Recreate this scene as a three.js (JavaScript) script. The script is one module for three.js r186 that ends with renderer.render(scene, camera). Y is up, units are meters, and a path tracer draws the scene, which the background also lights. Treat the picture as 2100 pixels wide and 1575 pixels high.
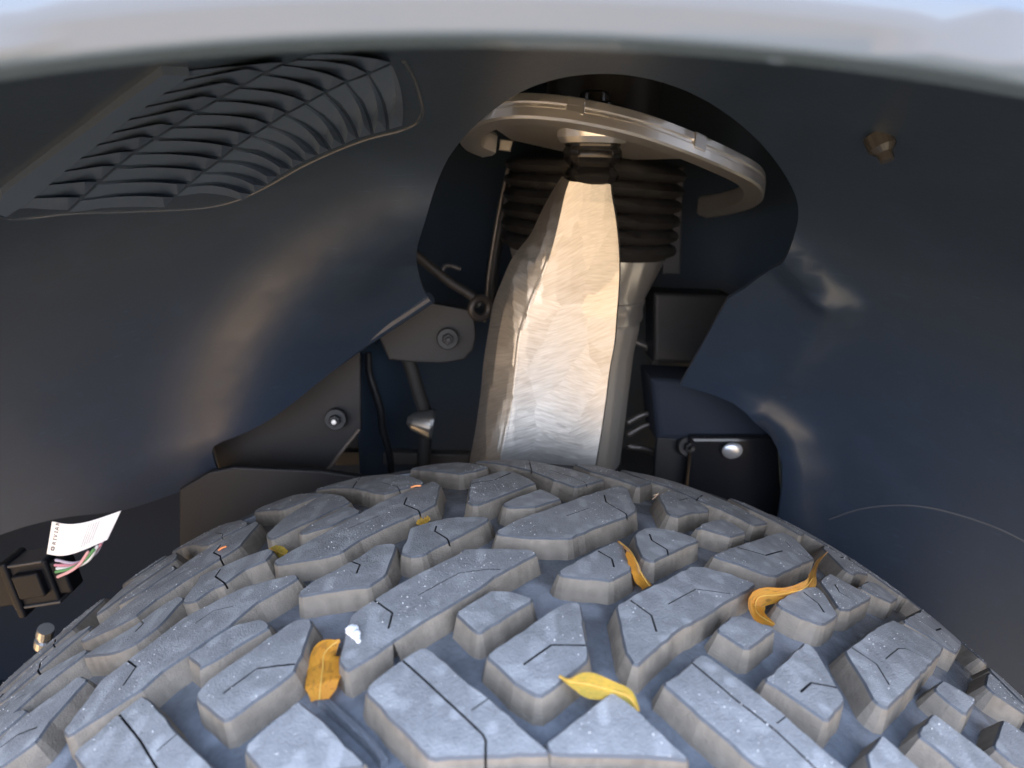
import * as THREE from 'three';
import { RoundedBoxGeometry } from 'three/addons/geometries/RoundedBoxGeometry.js';
import { mergeGeometries, toCreasedNormals } from 'three/addons/utils/BufferGeometryUtils.js';
import { Brush, Evaluator, SUBTRACTION } from 'three-bvh-csg';

// ---------------------------------------------------------------- camera, sky, sun, exposure
const scene = new THREE.Scene();
const camera = new THREE.PerspectiveCamera(56.82, 4 / 3, 0.01, 400);
camera.position.set(-0.00669, 0.59989, 0.30531);
camera.rotation.order = 'YXZ';
camera.rotation.set(-0.29127, -0.03168, 0);
camera.focus = 0.385;
camera.userData.fStop = 8.5;
scene.add(camera);
const renderer = new THREE.WebGLRenderer({ antialias: true });
renderer.setSize(1024, 768);
renderer.toneMapping = THREE.LinearToneMapping;
renderer.toneMappingExposure = 4.7;
renderer.shadowMap.enabled = true;

const SUN = new THREE.Vector3(-0.55, 0.48, -0.66).normalize();
{ // clear late-day sky: blue overhead, pale and warm near the horizon, brighter towards the sun
  const W = 512, H = 256, a = new Float32Array(W * H * 4);
  for (let j = 0; j < H; j++) for (let i = 0; i < W; i++) {
    const el = ((j + 0.5) / H - 0.5) * Math.PI, az = ((i + 0.5) / W) * 2 * Math.PI - Math.PI;
    const d = [Math.cos(el) * Math.cos(az), Math.sin(el), Math.cos(el) * Math.sin(az)];
    const t = Math.pow(Math.max(0, d[1]), 0.55), s = Math.max(0, d[0] * SUN.x + d[1] * SUN.y + d[2] * SUN.z);
    const glow = 0.5 * Math.pow(s, 4);
    const hz = [1.30, 1.28, 1.30], ze = [0.50, 0.72, 1.18], k = (j * W + i) * 4;
    for (let c = 0; c < 3; c++) a[k + c] = hz[c] * (1 - t) + ze[c] * t + glow * [1.2, 1.0, 0.75][c];
    a[k + 3] = 1;
  }
  const sky = new THREE.DataTexture(a, W, H, THREE.RGBAFormat, THREE.FloatType);
  sky.mapping = THREE.EquirectangularReflectionMapping; sky.minFilter = sky.magFilter = THREE.LinearFilter; sky.needsUpdate = true;
  scene.background = sky; scene.environment = sky;
}
const sun = new THREE.DirectionalLight(new THREE.Color(1, 0.77, 0.46), 5);
sun.position.copy(SUN).multiplyScalar(8); sun.castShadow = true;
Object.assign(sun.shadow.camera, { left: -3, right: 3, top: 3, bottom: -3, near: 0.5, far: 20 });
sun.shadow.mapSize.set(2048, 2048);
scene.add(sun); scene.add(sun.target);

// ---------------------------------------------------------------- helpers
function makeRng(s) { return () => { s |= 0; s = s + 0x6D2B79F5 | 0; let t = Math.imul(s ^ s >>> 15, 1 | s); t = t + Math.imul(t ^ t >>> 7, 61 | t) ^ t; return ((t ^ t >>> 14) >>> 0) / 4294967296; }; }
const rnd = makeRng(7);
const V = (x, y, z) => new THREE.Vector3(x, y, z);
const v3 = a => new THREE.Vector3(a[0], a[1], a[2]);
const lerp = (a, b, t) => a + (b - a) * t, clamp = (x, a, b) => Math.min(b, Math.max(a, x));
const sstep = (a, b, x) => { const t = clamp((x - a) / (b - a), 0, 1); return t * t * (3 - 2 * t); };
const names = new Map();
function numbered(n) { const k = names.get(n) || 0; names.set(n, k + 1); return k ? n + '_' + String(k).padStart(3, '0') : n; }
function tag(o, label, category, group) { o.userData.label = label; o.userData.category = category; if (group) o.userData.group = group; return o; }
function thing(name, label, category, group) { const o = new THREE.Group(); o.name = numbered(name); scene.add(o); return tag(o, label, category, group); }
function part(name, geo, mat, parent) { const m = new THREE.Mesh(geo, mat); m.name = numbered(name); m.castShadow = m.receiveShadow = true; parent.add(m); return m; }
function seat(group, x, y, z) { // puts a group's own origin at the thing's base without moving its parts
  group.position.set(x, y, z);
  for (const c of group.children) c.position.sub(group.position);
}
// value noise that tiles with period P
function tileNoise(P, seed) {
  const r = makeRng(seed), g = new Float32Array(P * P); for (let i = 0; i < g.length; i++) g[i] = r();
  return (x, y) => { const xi = Math.floor(x), yi = Math.floor(y); let fx = x - xi, fy = y - yi; fx = fx * fx * (3 - 2 * fx); fy = fy * fy * (3 - 2 * fy);
    const m = k => ((k % P) + P) % P, a = m(xi), b = m(xi + 1), c = m(yi) * P, d = m(yi + 1) * P;
    return lerp(lerp(g[c + a], g[c + b], fx), lerp(g[d + a], g[d + b], fx), fy); };
}
function tex(w, h, f, srgb) { // f(x, y) in 0..1 -> [r, g, b] 0..1
  const a = new Uint8Array(w * h * 4);
  for (let j = 0; j < h; j++) for (let i = 0; i < w; i++) { const c = f((i + 0.5) / w, (j + 0.5) / h, i, j), k = (j * w + i) * 4; for (let q = 0; q < 3; q++) a[k + q] = clamp(Math.round((Array.isArray(c) ? c[q] : c) * 255), 0, 255); a[k + 3] = 255; }
  const t = new THREE.DataTexture(a, w, h); t.wrapS = t.wrapT = THREE.RepeatWrapping; t.magFilter = THREE.LinearFilter; t.minFilter = THREE.LinearMipmapLinearFilter; t.generateMipmaps = true;
  if (srgb) t.colorSpace = THREE.SRGBColorSpace; t.needsUpdate = true; return t;
}
const toS = c => c <= 0.0031308 ? c * 12.92 : 1.055 * Math.pow(c, 1 / 2.4) - 0.055;
const N8 = tileNoise(8, 1), N16 = tileNoise(16, 2), N32 = tileNoise(32, 3), N64 = tileNoise(64, 4), N128 = tileNoise(128, 5), N256 = tileNoise(256, 6);

// a flat region, triangulated with interior points so that it can be bent: outline and holes are [[u, v], ...]
function densify(loop, L) { const o = []; loop.forEach((p, i) => { const q = loop[(i + 1) % loop.length], n = Math.max(1, Math.ceil(Math.hypot(q[0] - p[0], q[1] - p[1]) / L)); for (let k = 0; k < n; k++) o.push([lerp(p[0], q[0], k / n), lerp(p[1], q[1], k / n)]); }); return o; }
function region(outer, holes, L) {
  const loops = [densify(outer, L), ...holes.map(h => densify(h, L))], pts = [], ids = [];
  for (const l of loops) { ids.push(l.map((_, i) => pts.length + i)); pts.push(...l); }
  const V2 = l => l.map(p => new THREE.Vector2(p[0], p[1]));
  let tris = THREE.ShapeUtils.triangulateShape(V2(loops[0]), loops.slice(1).map(V2)).map(t => {
    const [a, b, c] = t, A = pts[a], B = pts[b], C = pts[c];
    return (B[0] - A[0]) * (C[1] - A[1]) - (B[1] - A[1]) * (C[0] - A[0]) < 0 ? [a, c, b] : [a, b, c]; });
  const key = (a, b) => a < b ? a * 2097152 + b : b * 2097152 + a, d2 = (a, b) => (pts[a][0] - pts[b][0]) ** 2 + (pts[a][1] - pts[b][1]) ** 2;
  const edges = () => { const m = new Map(); tris.forEach((t, i) => { for (let k = 0; k < 3; k++) { const e = key(t[k], t[(k + 1) % 3]); const x = m.get(e); if (x) x.push(i, t[(k + 2) % 3]); else m.set(e, [t[k], t[(k + 1) % 3], i, t[(k + 2) % 3]]); } }); return m; };
  const cosAt = (o, a, b) => { const x1 = pts[a][0] - pts[o][0], y1 = pts[a][1] - pts[o][1], x2 = pts[b][0] - pts[o][0], y2 = pts[b][1] - pts[o][1]; return [x1 * x2 + y1 * y2, Math.abs(x1 * y2 - x2 * y1)]; };
  const cross = (a, b, c) => (pts[b][0] - pts[a][0]) * (pts[c][1] - pts[a][1]) - (pts[b][1] - pts[a][1]) * (pts[c][0] - pts[a][0]);
  function flip() { for (let pass = 0; pass < 6; pass++) { const used = new Uint8Array(tris.length); let n = 0;
    for (const e of edges().values()) { if (e.length < 6) continue; const [a, b, i, o, j, q] = e; if (used[i] || used[j]) continue;
      const A = cosAt(o, a, b), B = cosAt(q, a, b); if (A[0] * B[1] + B[0] * A[1] >= -1e-14) continue;
      if (cross(o, a, q) <= 1e-12 || cross(q, b, o) <= 1e-12) continue;
      tris[i] = [o, a, q]; tris[j] = [q, b, o]; used[i] = used[j] = 1; n++; }
    if (!n) break; } }
  flip();
  for (let pass = 0; pass < 40; pass++) {
    const long = []; for (const e of edges().values()) if (e.length === 6 && d2(e[0], e[1]) > L * L * 1.9) long.push(e);
    if (!long.length) break; long.sort((x, y) => d2(y[0], y[1]) - d2(x[0], x[1])); const used = new Uint8Array(tris.length);
    for (const [a, b, i, o, j, q] of long) { if (used[i] || used[j]) continue; used[i] = used[j] = 1; const m = pts.length; pts.push([(pts[a][0] + pts[b][0]) / 2, (pts[a][1] + pts[b][1]) / 2]);
      tris[i] = [a, m, o]; tris[j] = [b, m, q]; tris.push([m, b, o], [m, a, q]); }
    tris = tris.map(t => cross(...t) < 0 ? [t[0], t[2], t[1]] : t); flip();
  }
  return { pts, tris, loops: ids };
}
class Soup { constructor() { this.p = []; this.n = []; this.t = []; this.groups = []; this.start = 0; }
  tri(a, b, c, na, nb, nc, ta, tb, tc) { for (const x of [a, b, c]) this.p.push(x.x, x.y, x.z); if (!na) { na = nb = nc = b.clone().sub(a).cross(c.clone().sub(a)).normalize(); } for (const x of [na, nb, nc]) this.n.push(x.x, x.y, x.z); for (const x of [ta || [0, 0], tb || [0, 0], tc || [0, 0]]) this.t.push(x[0], x[1]); }
  quad(a, b, c, d, ns, ts) { const n = ns || [], t = ts || []; this.tri(a, b, c, n[0], n[1], n[2], t[0], t[1], t[2]); this.tri(a, c, d, n[0], n[2], n[3], t[0], t[2], t[3]); }
  group(m) { const e = this.p.length / 3; if (e > this.start) this.groups.push([this.start, e - this.start, m]); this.start = e; }
  geo() { const g = new THREE.BufferGeometry(); g.setAttribute('position', new THREE.Float32BufferAttribute(this.p, 3)); g.setAttribute('normal', new THREE.Float32BufferAttribute(this.n, 3)); g.setAttribute('uv', new THREE.Float32BufferAttribute(this.t, 2)); for (const x of this.groups) g.addGroup(...x); return g; } }
// a bent sheet of given thickness: at(u, v, depth) -> Vector3
function sheet(outer, holes, L, at, thick, uvScale = 1) {
  const r = region(outer, holes, L), s = new Soup(), e = L * 0.05;
  const P = r.pts.map(p => at(p[0], p[1], 0)), Q = r.pts.map(p => at(p[0], p[1], thick));
  const Nn = r.pts.map((p, i) => { const n = at(p[0] + e, p[1], 0).sub(at(p[0] - e, p[1], 0)).cross(at(p[0], p[1] + e, 0).sub(at(p[0], p[1] - e, 0))).normalize(); return n; });
  const T = r.pts.map(p => [p[0] * uvScale, p[1] * uvScale]);
  for (const [a, b, c] of r.tris) { s.tri(P[a], P[b], P[c], Nn[a], Nn[b], Nn[c], T[a], T[b], T[c]); s.tri(Q[a], Q[c], Q[b], Nn[a].clone().negate(), Nn[c].clone().negate(), Nn[b].clone().negate(), T[a], T[c], T[b]); }
  for (const l of r.loops) for (let i = 0; i < l.length; i++) { const a = l[i], b = l[(i + 1) % l.length]; s.quad(P[a], Q[a], Q[b], P[b], null, [T[a], T[a], T[b], T[b]]); }
  return s.geo();
}
// sweep a closed profile [[n, b], ...] along points; the profile's b axis follows 'up'
function sweep(points, profile, up, closed = false, steps = 0, crease = 0.6) {
  const curve = new THREE.CatmullRomCurve3(points, closed), n = steps || points.length * 8, rings = [], U = up;
  for (let i = 0; i <= n; i++) { const t = i / n, c = curve.getPoint(t), T = curve.getTangent(t), u = typeof U === 'function' ? U(t) : U, S = T.clone().cross(u).normalize(), B = S.clone().cross(T).normalize(); rings.push(profile.map(([x, y]) => c.clone().addScaledVector(S, x).addScaledVector(B, y))); }
  const s = new Soup(), m = profile.length;
  for (let i = 0; i < n; i++) for (let k = 0; k < m; k++) { const l = (k + 1) % m; s.quad(rings[i][k], rings[i][l], rings[i + 1][l], rings[i + 1][k], null, [[k / m, i * 0.02], [(k + 1) / m, i * 0.02], [(k + 1) / m, (i + 1) * 0.02], [k / m, (i + 1) * 0.02]]); }
  if (!closed) for (const [r, f] of [[rings[0], 1], [rings[n], -1]]) { const c = r.reduce((a, b) => a.clone().add(b), V(0, 0, 0)).multiplyScalar(1 / m); for (let k = 0; k < m; k++) { const l = (k + 1) % m; if (f > 0) s.tri(c, r[l], r[k]); else s.tri(c, r[k], r[l]); } }
  return toCreasedNormals(s.geo(), crease);
}
const circle = (r, n = 12, rx = r) => Array.from({ length: n }, (_, i) => [rx * Math.cos(-i / n * 2 * Math.PI), r * Math.sin(-i / n * 2 * Math.PI)]);
function tube(points, r, seg = 10) { const c = new THREE.CatmullRomCurve3(points.map(p => Array.isArray(p) ? v3(p) : p)); return new THREE.TubeGeometry(c, points.length * 8, r, seg, false); }
function capTube(points, r, seg = 10) { const P = points.map(p => Array.isArray(p) ? v3(p) : p), t = tube(P, r, seg); const s0 = new THREE.SphereGeometry(r, seg, 6).translate(P[0].x, P[0].y, P[0].z), q = P[P.length - 1], s1 = new THREE.SphereGeometry(r, seg, 6).translate(q.x, q.y, q.z); return mergeGeometries([t, s0, s1]); }
// turned shape about the line a -> b; profile is [[distance along 0..1, radius], ...]
function turned(a, b, profile, seg = 48, smooth = 0.5) {
  const d = b.clone().sub(a), len = d.length(), pts = profile.map(([s, r]) => new THREE.Vector2(Math.max(r, 1e-5), s * len));
  let g = new THREE.LatheGeometry(pts, seg); g = toCreasedNormals(g.toNonIndexed(), smooth);
  const q = new THREE.Quaternion().setFromUnitVectors(V(0, 1, 0), d.clone().normalize()); return g.applyQuaternion(q).translate(a.x, a.y, a.z);
}
// a flat plate from 3D points (about planar), thickened backwards from the viewer's side, with rounded rim
function plate(points, thick, bevel = 0.0015, sub = 0) {
  const P = points.map(v3), c = P.reduce((a, b) => a.clone().add(b), V(0, 0, 0)).multiplyScalar(1 / P.length);
  let n = V(0, 0, 0); P.forEach((p, i) => { const q = P[(i + 1) % P.length]; n.add(p.clone().sub(c).cross(q.clone().sub(c))); }); n.normalize(); if (n.z < 0) n.negate();
  const X = P[1].clone().sub(P[0]).normalize(); X.addScaledVector(n, -X.dot(n)).normalize(); const Y = n.clone().cross(X);
  const sh = new THREE.Shape(P.map(p => new THREE.Vector2(p.clone().sub(c).dot(X), p.clone().sub(c).dot(Y))));
  const g = new THREE.ExtrudeGeometry(sh, { depth: thick, bevelEnabled: true, bevelThickness: bevel, bevelSize: bevel, bevelSegments: 3, steps: 1 });
  g.applyMatrix4(new THREE.Matrix4().makeBasis(X, Y, n)); const o = c.clone().addScaledVector(n, -thick - bevel); return g.translate(o.x, o.y, o.z);
}
function box(sx, sy, sz, r, pos, basis) { const g = new RoundedBoxGeometry(sx, sy, sz, 3, Math.min(r, sx / 2.01, sy / 2.01, sz / 2.01)); if (basis) g.applyMatrix4(basis); return g.translate(pos.x, pos.y, pos.z); }
function hexBolt(pos, dir, r) { // washer, hexagon head, stud
  const b = pos.clone(), a = d => b.clone().addScaledVector(dir, d);
  return [turned(a(-0.004), a(0.0022), [[0, 0], [0, r * 1.9], [0.8, r * 1.9], [1, r * 1.75], [1, 0]], 28), turned(a(0.002), a(0.0075), [[0, 0], [0, r], [0.85, r], [1, r * 0.85], [1, 0]], 6, 0.2), turned(a(0.007), a(0.0125), [[0, 0], [0, r * 0.5], [0.8, r * 0.5], [1, r * 0.4], [1, 0]], 14)];
}

const D={};
D.linerInner=[[-0.3772,0.2844],[-0.3708,0.2847],[-0.3582,0.2856],[-0.3426,0.2863],[-0.3242,0.2868],[-0.3051,0.2855],[-0.2853,0.2827],[-0.2648,0.2777],[-0.2437,0.2708],[-0.2276,0.2671],[-0.2166,0.267],[-0.204,0.2678],[-0.1899,0.2698],[-0.1788,0.2732],[-0.1706,0.2783],[-0.1646,0.2809],[-0.161,0.2811],[-0.1591,0.2811],[-0.1627,0.2968],[-0.1636,0.302],[-0.1652,0.3122],[-0.1649,0.3194],[-0.1625,0.3234],[-0.1575,0.3269],[-0.1497,0.3305],[-0.1414,0.3348],[-0.1325,0.3401],[-0.1247,0.346],[-0.1179,0.3529],[-0.1098,0.3615],[-0.1006,0.3724],[-0.0902,0.3846],[-0.0786,0.3988],[-0.0677,0.4126],[-0.0575,0.4254],[-0.0477,0.4379],[-0.0382,0.4501],[-0.0334,0.4564],[-0.027,0.467],[-0.0272,0.4681],[-0.0277,0.4699],[-0.0284,0.4729],[-0.0293,0.4766],[-0.0301,0.4813],[-0.031,0.4867],[-0.0318,0.4931],[-0.0325,0.5001],[-0.0331,0.508],[-0.0336,0.516],[-0.0339,0.5245],[-0.0341,0.5335],[-0.0339,0.543],[-0.0335,0.5529],[-0.0329,0.5633],[-0.0319,0.5742],[-0.0306,0.5853],[-0.0291,0.5963],[-0.0273,0.6073],[-0.0252,0.6186],[-0.0228,0.6302],[-0.02,0.6423],[-0.0168,0.6551],[-0.0134,0.6682],[-0.0096,0.6815],[-0.0054,0.6943],[-0.0009,0.7071],[0.0039,0.7198],[0.009,0.7322],[0.0142,0.744],[0.0196,0.7552],[0.0252,0.7661],[0.0306,0.7757],[0.0358,0.7842],[0.0408,0.7911],[0.0457,0.7967],[0.0507,0.8019],[0.0558,0.8063],[0.0611,0.8103],[0.0665,0.8136],[0.0721,0.8162],[0.0778,0.818],[0.0838,0.8195],[0.0899,0.8203],[0.0962,0.8201],[0.1028,0.8189],[0.1097,0.817],[0.1169,0.8138],[0.1241,0.8098],[0.1313,0.8048],[0.1385,0.7986],[0.1457,0.7917],[0.1529,0.7836],[0.1602,0.7748],[0.1674,0.765],[0.1746,0.7541],[0.1814,0.7429],[0.1879,0.7309],[0.194,0.7185],[0.1997,0.7055],[0.2045,0.6935],[0.2083,0.6825],[0.2112,0.6728],[0.2132,0.6641],[0.2148,0.6552],[0.2158,0.646],[0.2163,0.6366],[0.2164,0.6273],[0.2159,0.6179],[0.215,0.6082],[0.2137,0.5991],[0.2119,0.5898],[0.2099,0.5812],[0.2078,0.5735],[0.2056,0.5662],[0.2033,0.5598],[0.2015,0.555],[0.2003,0.5516],[0.1997,0.5502],[0.1847,0.5189],[0.1721,0.4985],[0.1544,0.433],[0.1346,0.3689],[0.1392,0.368],[0.1484,0.3664],[0.159,0.365],[0.1711,0.364],[0.1794,0.36],[0.184,0.3534],[0.1897,0.3441],[0.1965,0.332],[0.2008,0.3176],[0.2024,0.3014],[0.2013,0.2815],[0.1975,0.2586],[0.1941,0.2406],[0.1908,0.2267],[0.1883,0.2061],[0.1864,0.1794],[0.1888,0.1507],[0.1964,0.1205],[0.2009,0.1061]];
D.bead=[[-0.0483,0.5141,-0.1964],[-0.057,0.5079,-0.1996],[-0.0796,0.4924,-0.2065],[-0.1048,0.4749,-0.2129],[-0.1348,0.4535,-0.219],[-0.1595,0.4357,-0.223],[-0.1777,0.4233,-0.2252],[-0.2003,0.412,-0.226],[-0.2194,0.4033,-0.2259],[-0.2269,0.3951,-0.2272]];
D.holeRim=[[-0.0497,0.5133,-0.1969],[-0.0531,0.5217,-0.1918],[-0.0554,0.5366,-0.1821],[-0.0547,0.5542,-0.1691],[-0.0496,0.5739,-0.152],[-0.0405,0.5919,-0.1331],[-0.0273,0.6105,-0.1084],[-0.0107,0.6252,-0.0821],[0.0071,0.6356,-0.0566]];
D.ridges=[[[0.2068,0.5899],[0.2214,0.5636],[0.2397,0.5364]],[[0.2437,0.5211],[0.2319,0.484],[0.2118,0.432],[0.1926,0.3893],[0.1803,0.3569]],[[0.1907,0.3518],[0.2078,0.3348],[0.2128,0.2971],[0.2013,0.2393],[0.1921,0.1918]]];
D.streakRidge=[[-0.034,0.5983],[-0.0697,0.5516],[-0.0994,0.4944],[-0.1189,0.4387],[-0.1311,0.3789],[-0.1377,0.3329]];
D.crease=[[0.2797,0.3166,-0.2305],[0.299,0.3294,-0.2226],[0.3219,0.3375,-0.2138],[0.3448,0.3396,-0.2052],[0.3718,0.3352,-0.1959],[0.3952,0.3284,-0.1877],[0.4156,0.3191,-0.1806]];
D.vanes=[];
D.vanes.push([[-0.1299,0.6394,-0.0125],[-0.1303,0.6387,-0.0114],[-0.1397,0.6358,-0.0204],[-0.1151,0.641,-0.0159],[-0.1163,0.6402,-0.0125],[-0.1242,0.6379,-0.0228],[-0.1017,0.6423,-0.0183],[-0.1025,0.6409,-0.0087],[-0.1103,0.6397,-0.0241],[-0.0918,0.6432,-0.0194],[-0.0917,0.6408,-0.0019],[-0.1002,0.6409,-0.0248]]);
D.vanes.push([[-0.1405,0.6355,-0.0211],[-0.1409,0.6348,-0.02],[-0.1505,0.6316,-0.0285],[-0.1256,0.6375,-0.0237],[-0.127,0.6371,-0.0189],[-0.1358,0.6337,-0.0313],[-0.1121,0.6392,-0.0253],[-0.1133,0.6384,-0.0129],[-0.1225,0.6356,-0.0327],[-0.1023,0.6403,-0.026],[-0.1027,0.6389,-0.0051],[-0.1128,0.6368,-0.0335]]);
D.vanes.push([[-0.1514,0.6312,-0.0292],[-0.1518,0.6306,-0.0282],[-0.1616,0.627,-0.0363],[-0.1374,0.6331,-0.0322],[-0.1386,0.6328,-0.0273],[-0.1477,0.6292,-0.0388],[-0.1248,0.6348,-0.0342],[-0.1257,0.6343,-0.0224],[-0.1353,0.6311,-0.0407],[-0.1156,0.6359,-0.0354],[-0.1154,0.635,-0.0153],[-0.1262,0.6324,-0.0416]]);
D.vanes.push([[-0.1624,0.6266,-0.0367],[-0.1628,0.626,-0.0357],[-0.1728,0.6222,-0.0433],[-0.1493,0.6286,-0.0397],[-0.1507,0.6282,-0.0356],[-0.16,0.6242,-0.0462],[-0.1375,0.6303,-0.0417],[-0.1383,0.6297,-0.0312],[-0.1484,0.626,-0.0481],[-0.1288,0.6314,-0.043],[-0.1286,0.6305,-0.025],[-0.14,0.6273,-0.0493]]);
D.vanes.push([[-0.1737,0.6218,-0.0439],[-0.1741,0.6211,-0.043],[-0.1841,0.617,-0.05],[-0.1616,0.6236,-0.047],[-0.163,0.6232,-0.043],[-0.1722,0.619,-0.0531],[-0.1508,0.6251,-0.0495],[-0.1516,0.6247,-0.0392],[-0.1614,0.6207,-0.0555],[-0.1428,0.6263,-0.0508],[-0.1425,0.6256,-0.0335],[-0.1535,0.6219,-0.0569]]);
D.vanes.push([[-0.185,0.6166,-0.0504],[-0.1854,0.6159,-0.0495],[-0.1956,0.6116,-0.0562],[-0.1738,0.6183,-0.0539],[-0.175,0.6179,-0.05],[-0.1842,0.6135,-0.0592],[-0.1637,0.6197,-0.0566],[-0.1641,0.6195,-0.0466],[-0.174,0.6152,-0.0617],[-0.1563,0.6207,-0.0584],[-0.1553,0.6204,-0.0415],[-0.1664,0.6164,-0.0632]]);
D.vanes.push([[-0.1965,0.6112,-0.0565],[-0.1969,0.6105,-0.0556],[-0.2072,0.6059,-0.0618],[-0.1858,0.6128,-0.06],[-0.1871,0.6125,-0.0561],[-0.1964,0.6077,-0.0651],[-0.1762,0.6143,-0.0628],[-0.1768,0.6141,-0.0532],[-0.1868,0.6093,-0.0677],[-0.169,0.6153,-0.0644],[-0.1683,0.6151,-0.0483],[-0.1797,0.6105,-0.0695]]);
D.vanes.push([[-0.208,0.6055,-0.0621],[-0.2085,0.6048,-0.0612],[-0.2187,0.6,-0.0669],[-0.1981,0.607,-0.0658],[-0.1996,0.6064,-0.0626],[-0.2088,0.6015,-0.0708],[-0.189,0.6083,-0.0687],[-0.1901,0.6077,-0.0604],[-0.1998,0.6028,-0.0741],[-0.1825,0.6092,-0.0708],[-0.1822,0.6086,-0.0565],[-0.1931,0.6037,-0.0762]]);
D.vanes.push([[-0.2197,0.5996,-0.0674],[-0.2201,0.5989,-0.0663],[-0.2304,0.5939,-0.0716],[-0.2104,0.6006,-0.0715],[-0.2118,0.6002,-0.0681],[-0.2213,0.5948,-0.0764],[-0.202,0.6016,-0.0751],[-0.2028,0.6014,-0.0665],[-0.213,0.5956,-0.0804],[-0.1958,0.6023,-0.0775],[-0.1952,0.6022,-0.0631],[-0.2068,0.5962,-0.0831]]);
D.vanes.push([[-0.2313,0.5934,-0.0719],[-0.2318,0.5928,-0.0711],[-0.2421,0.5876,-0.0759],[-0.223,0.5939,-0.0773],[-0.2242,0.5935,-0.0737],[-0.2338,0.5878,-0.0817],[-0.2153,0.5943,-0.0815],[-0.2159,0.5942,-0.0732],[-0.2261,0.588,-0.0864],[-0.2096,0.5946,-0.0846],[-0.2087,0.5948,-0.0707],[-0.2204,0.5881,-0.0898]]);
D.vanes.push([[-0.243,0.5871,-0.0761],[-0.2435,0.5865,-0.0753],[-0.2538,0.5812,-0.0796],[-0.2354,0.5869,-0.0823],[-0.2368,0.5866,-0.079],[-0.2463,0.5806,-0.0864],[-0.2283,0.5867,-0.0875],[-0.229,0.5868,-0.0792],[-0.2392,0.5801,-0.092],[-0.2231,0.5865,-0.0912],[-0.2223,0.587,-0.0773],[-0.2339,0.5798,-0.0959]]);
D.vanes.push([[-0.0776,0.6458,-0.014],[-0.078,0.6454,-0.0125],[-0.0842,0.6443,-0.018],[-0.0658,0.6459,-0.0179],[-0.0674,0.6455,-0.0133],[-0.0735,0.644,-0.0231],[-0.0555,0.6453,-0.023],[-0.0578,0.6444,-0.0114],[-0.0643,0.6431,-0.0295],[-0.0482,0.6445,-0.0279],[-0.0507,0.643,-0.0078],[-0.0577,0.642,-0.035]]);
D.vanes.push([[-0.0848,0.6442,-0.0184],[-0.0851,0.6437,-0.0166],[-0.0912,0.6428,-0.0211],[-0.0748,0.6437,-0.0241],[-0.0761,0.6437,-0.0182],[-0.0822,0.642,-0.028],[-0.0662,0.6426,-0.0309],[-0.0678,0.6426,-0.0168],[-0.0744,0.6407,-0.0356],[-0.0601,0.6414,-0.0368],[-0.0617,0.6411,-0.0137],[-0.0689,0.6392,-0.0418]]);
D.vanes.push([[-0.0918,0.6427,-0.0215],[-0.0924,0.6421,-0.0201],[-0.1014,0.64,-0.0274],[-0.0834,0.6417,-0.0287],[-0.0847,0.6415,-0.0236],[-0.0928,0.639,-0.035],[-0.0763,0.6402,-0.0367],[-0.0775,0.64,-0.0241],[-0.0855,0.6374,-0.043],[-0.0712,0.6387,-0.0431],[-0.072,0.6383,-0.0221],[-0.0802,0.6358,-0.0496]]);
D.vanes.push([[-0.1023,0.6398,-0.028],[-0.1032,0.6391,-0.0271],[-0.1145,0.6357,-0.0365],[-0.0942,0.6386,-0.0359],[-0.0957,0.6384,-0.031],[-0.105,0.635,-0.0436],[-0.0874,0.6368,-0.0443],[-0.0887,0.6368,-0.0321],[-0.0969,0.6335,-0.051],[-0.0825,0.635,-0.0511],[-0.0832,0.6351,-0.0308],[-0.0912,0.6319,-0.0571]]);
D.vanes.push([[-0.1156,0.6353,-0.0374],[-0.1165,0.6347,-0.0364],[-0.1279,0.6312,-0.0444],[-0.1065,0.6344,-0.0444],[-0.1079,0.6343,-0.0397],[-0.1176,0.6307,-0.051],[-0.0988,0.6328,-0.0523],[-0.0998,0.6331,-0.0404],[-0.1088,0.6293,-0.0581],[-0.0934,0.6311,-0.0586],[-0.0936,0.6316,-0.0388],[-0.1026,0.6278,-0.064]]);
D.vanes.push([[-0.129,0.6308,-0.045],[-0.1298,0.6301,-0.044],[-0.1418,0.626,-0.0522],[-0.1191,0.6301,-0.0518],[-0.1205,0.63,-0.0473],[-0.1304,0.6257,-0.0585],[-0.1108,0.6286,-0.0593],[-0.1117,0.6289,-0.0482],[-0.1208,0.6246,-0.0657],[-0.1049,0.627,-0.0654],[-0.1049,0.6276,-0.0469],[-0.1139,0.6231,-0.0715]]);
D.vanes.push([[-0.143,0.6255,-0.0528],[-0.1438,0.6248,-0.0518],[-0.1553,0.6204,-0.0596],[-0.132,0.6251,-0.0595],[-0.1334,0.6251,-0.0551],[-0.1429,0.6206,-0.0656],[-0.1227,0.6237,-0.0668],[-0.1237,0.6243,-0.0559],[-0.1322,0.6197,-0.0724],[-0.1161,0.6221,-0.0728],[-0.1162,0.6231,-0.0547],[-0.1247,0.6185,-0.078]]);
D.vanes.push([[-0.1564,0.62,-0.0601],[-0.1572,0.6193,-0.0592],[-0.1682,0.615,-0.0658],[-0.1443,0.62,-0.0664],[-0.146,0.6197,-0.0626],[-0.1553,0.6152,-0.0722],[-0.134,0.6189,-0.0733],[-0.1355,0.6191,-0.0636],[-0.1442,0.6143,-0.0791],[-0.1268,0.6175,-0.0791],[-0.1276,0.618,-0.0629],[-0.1364,0.6129,-0.085]]);
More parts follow.
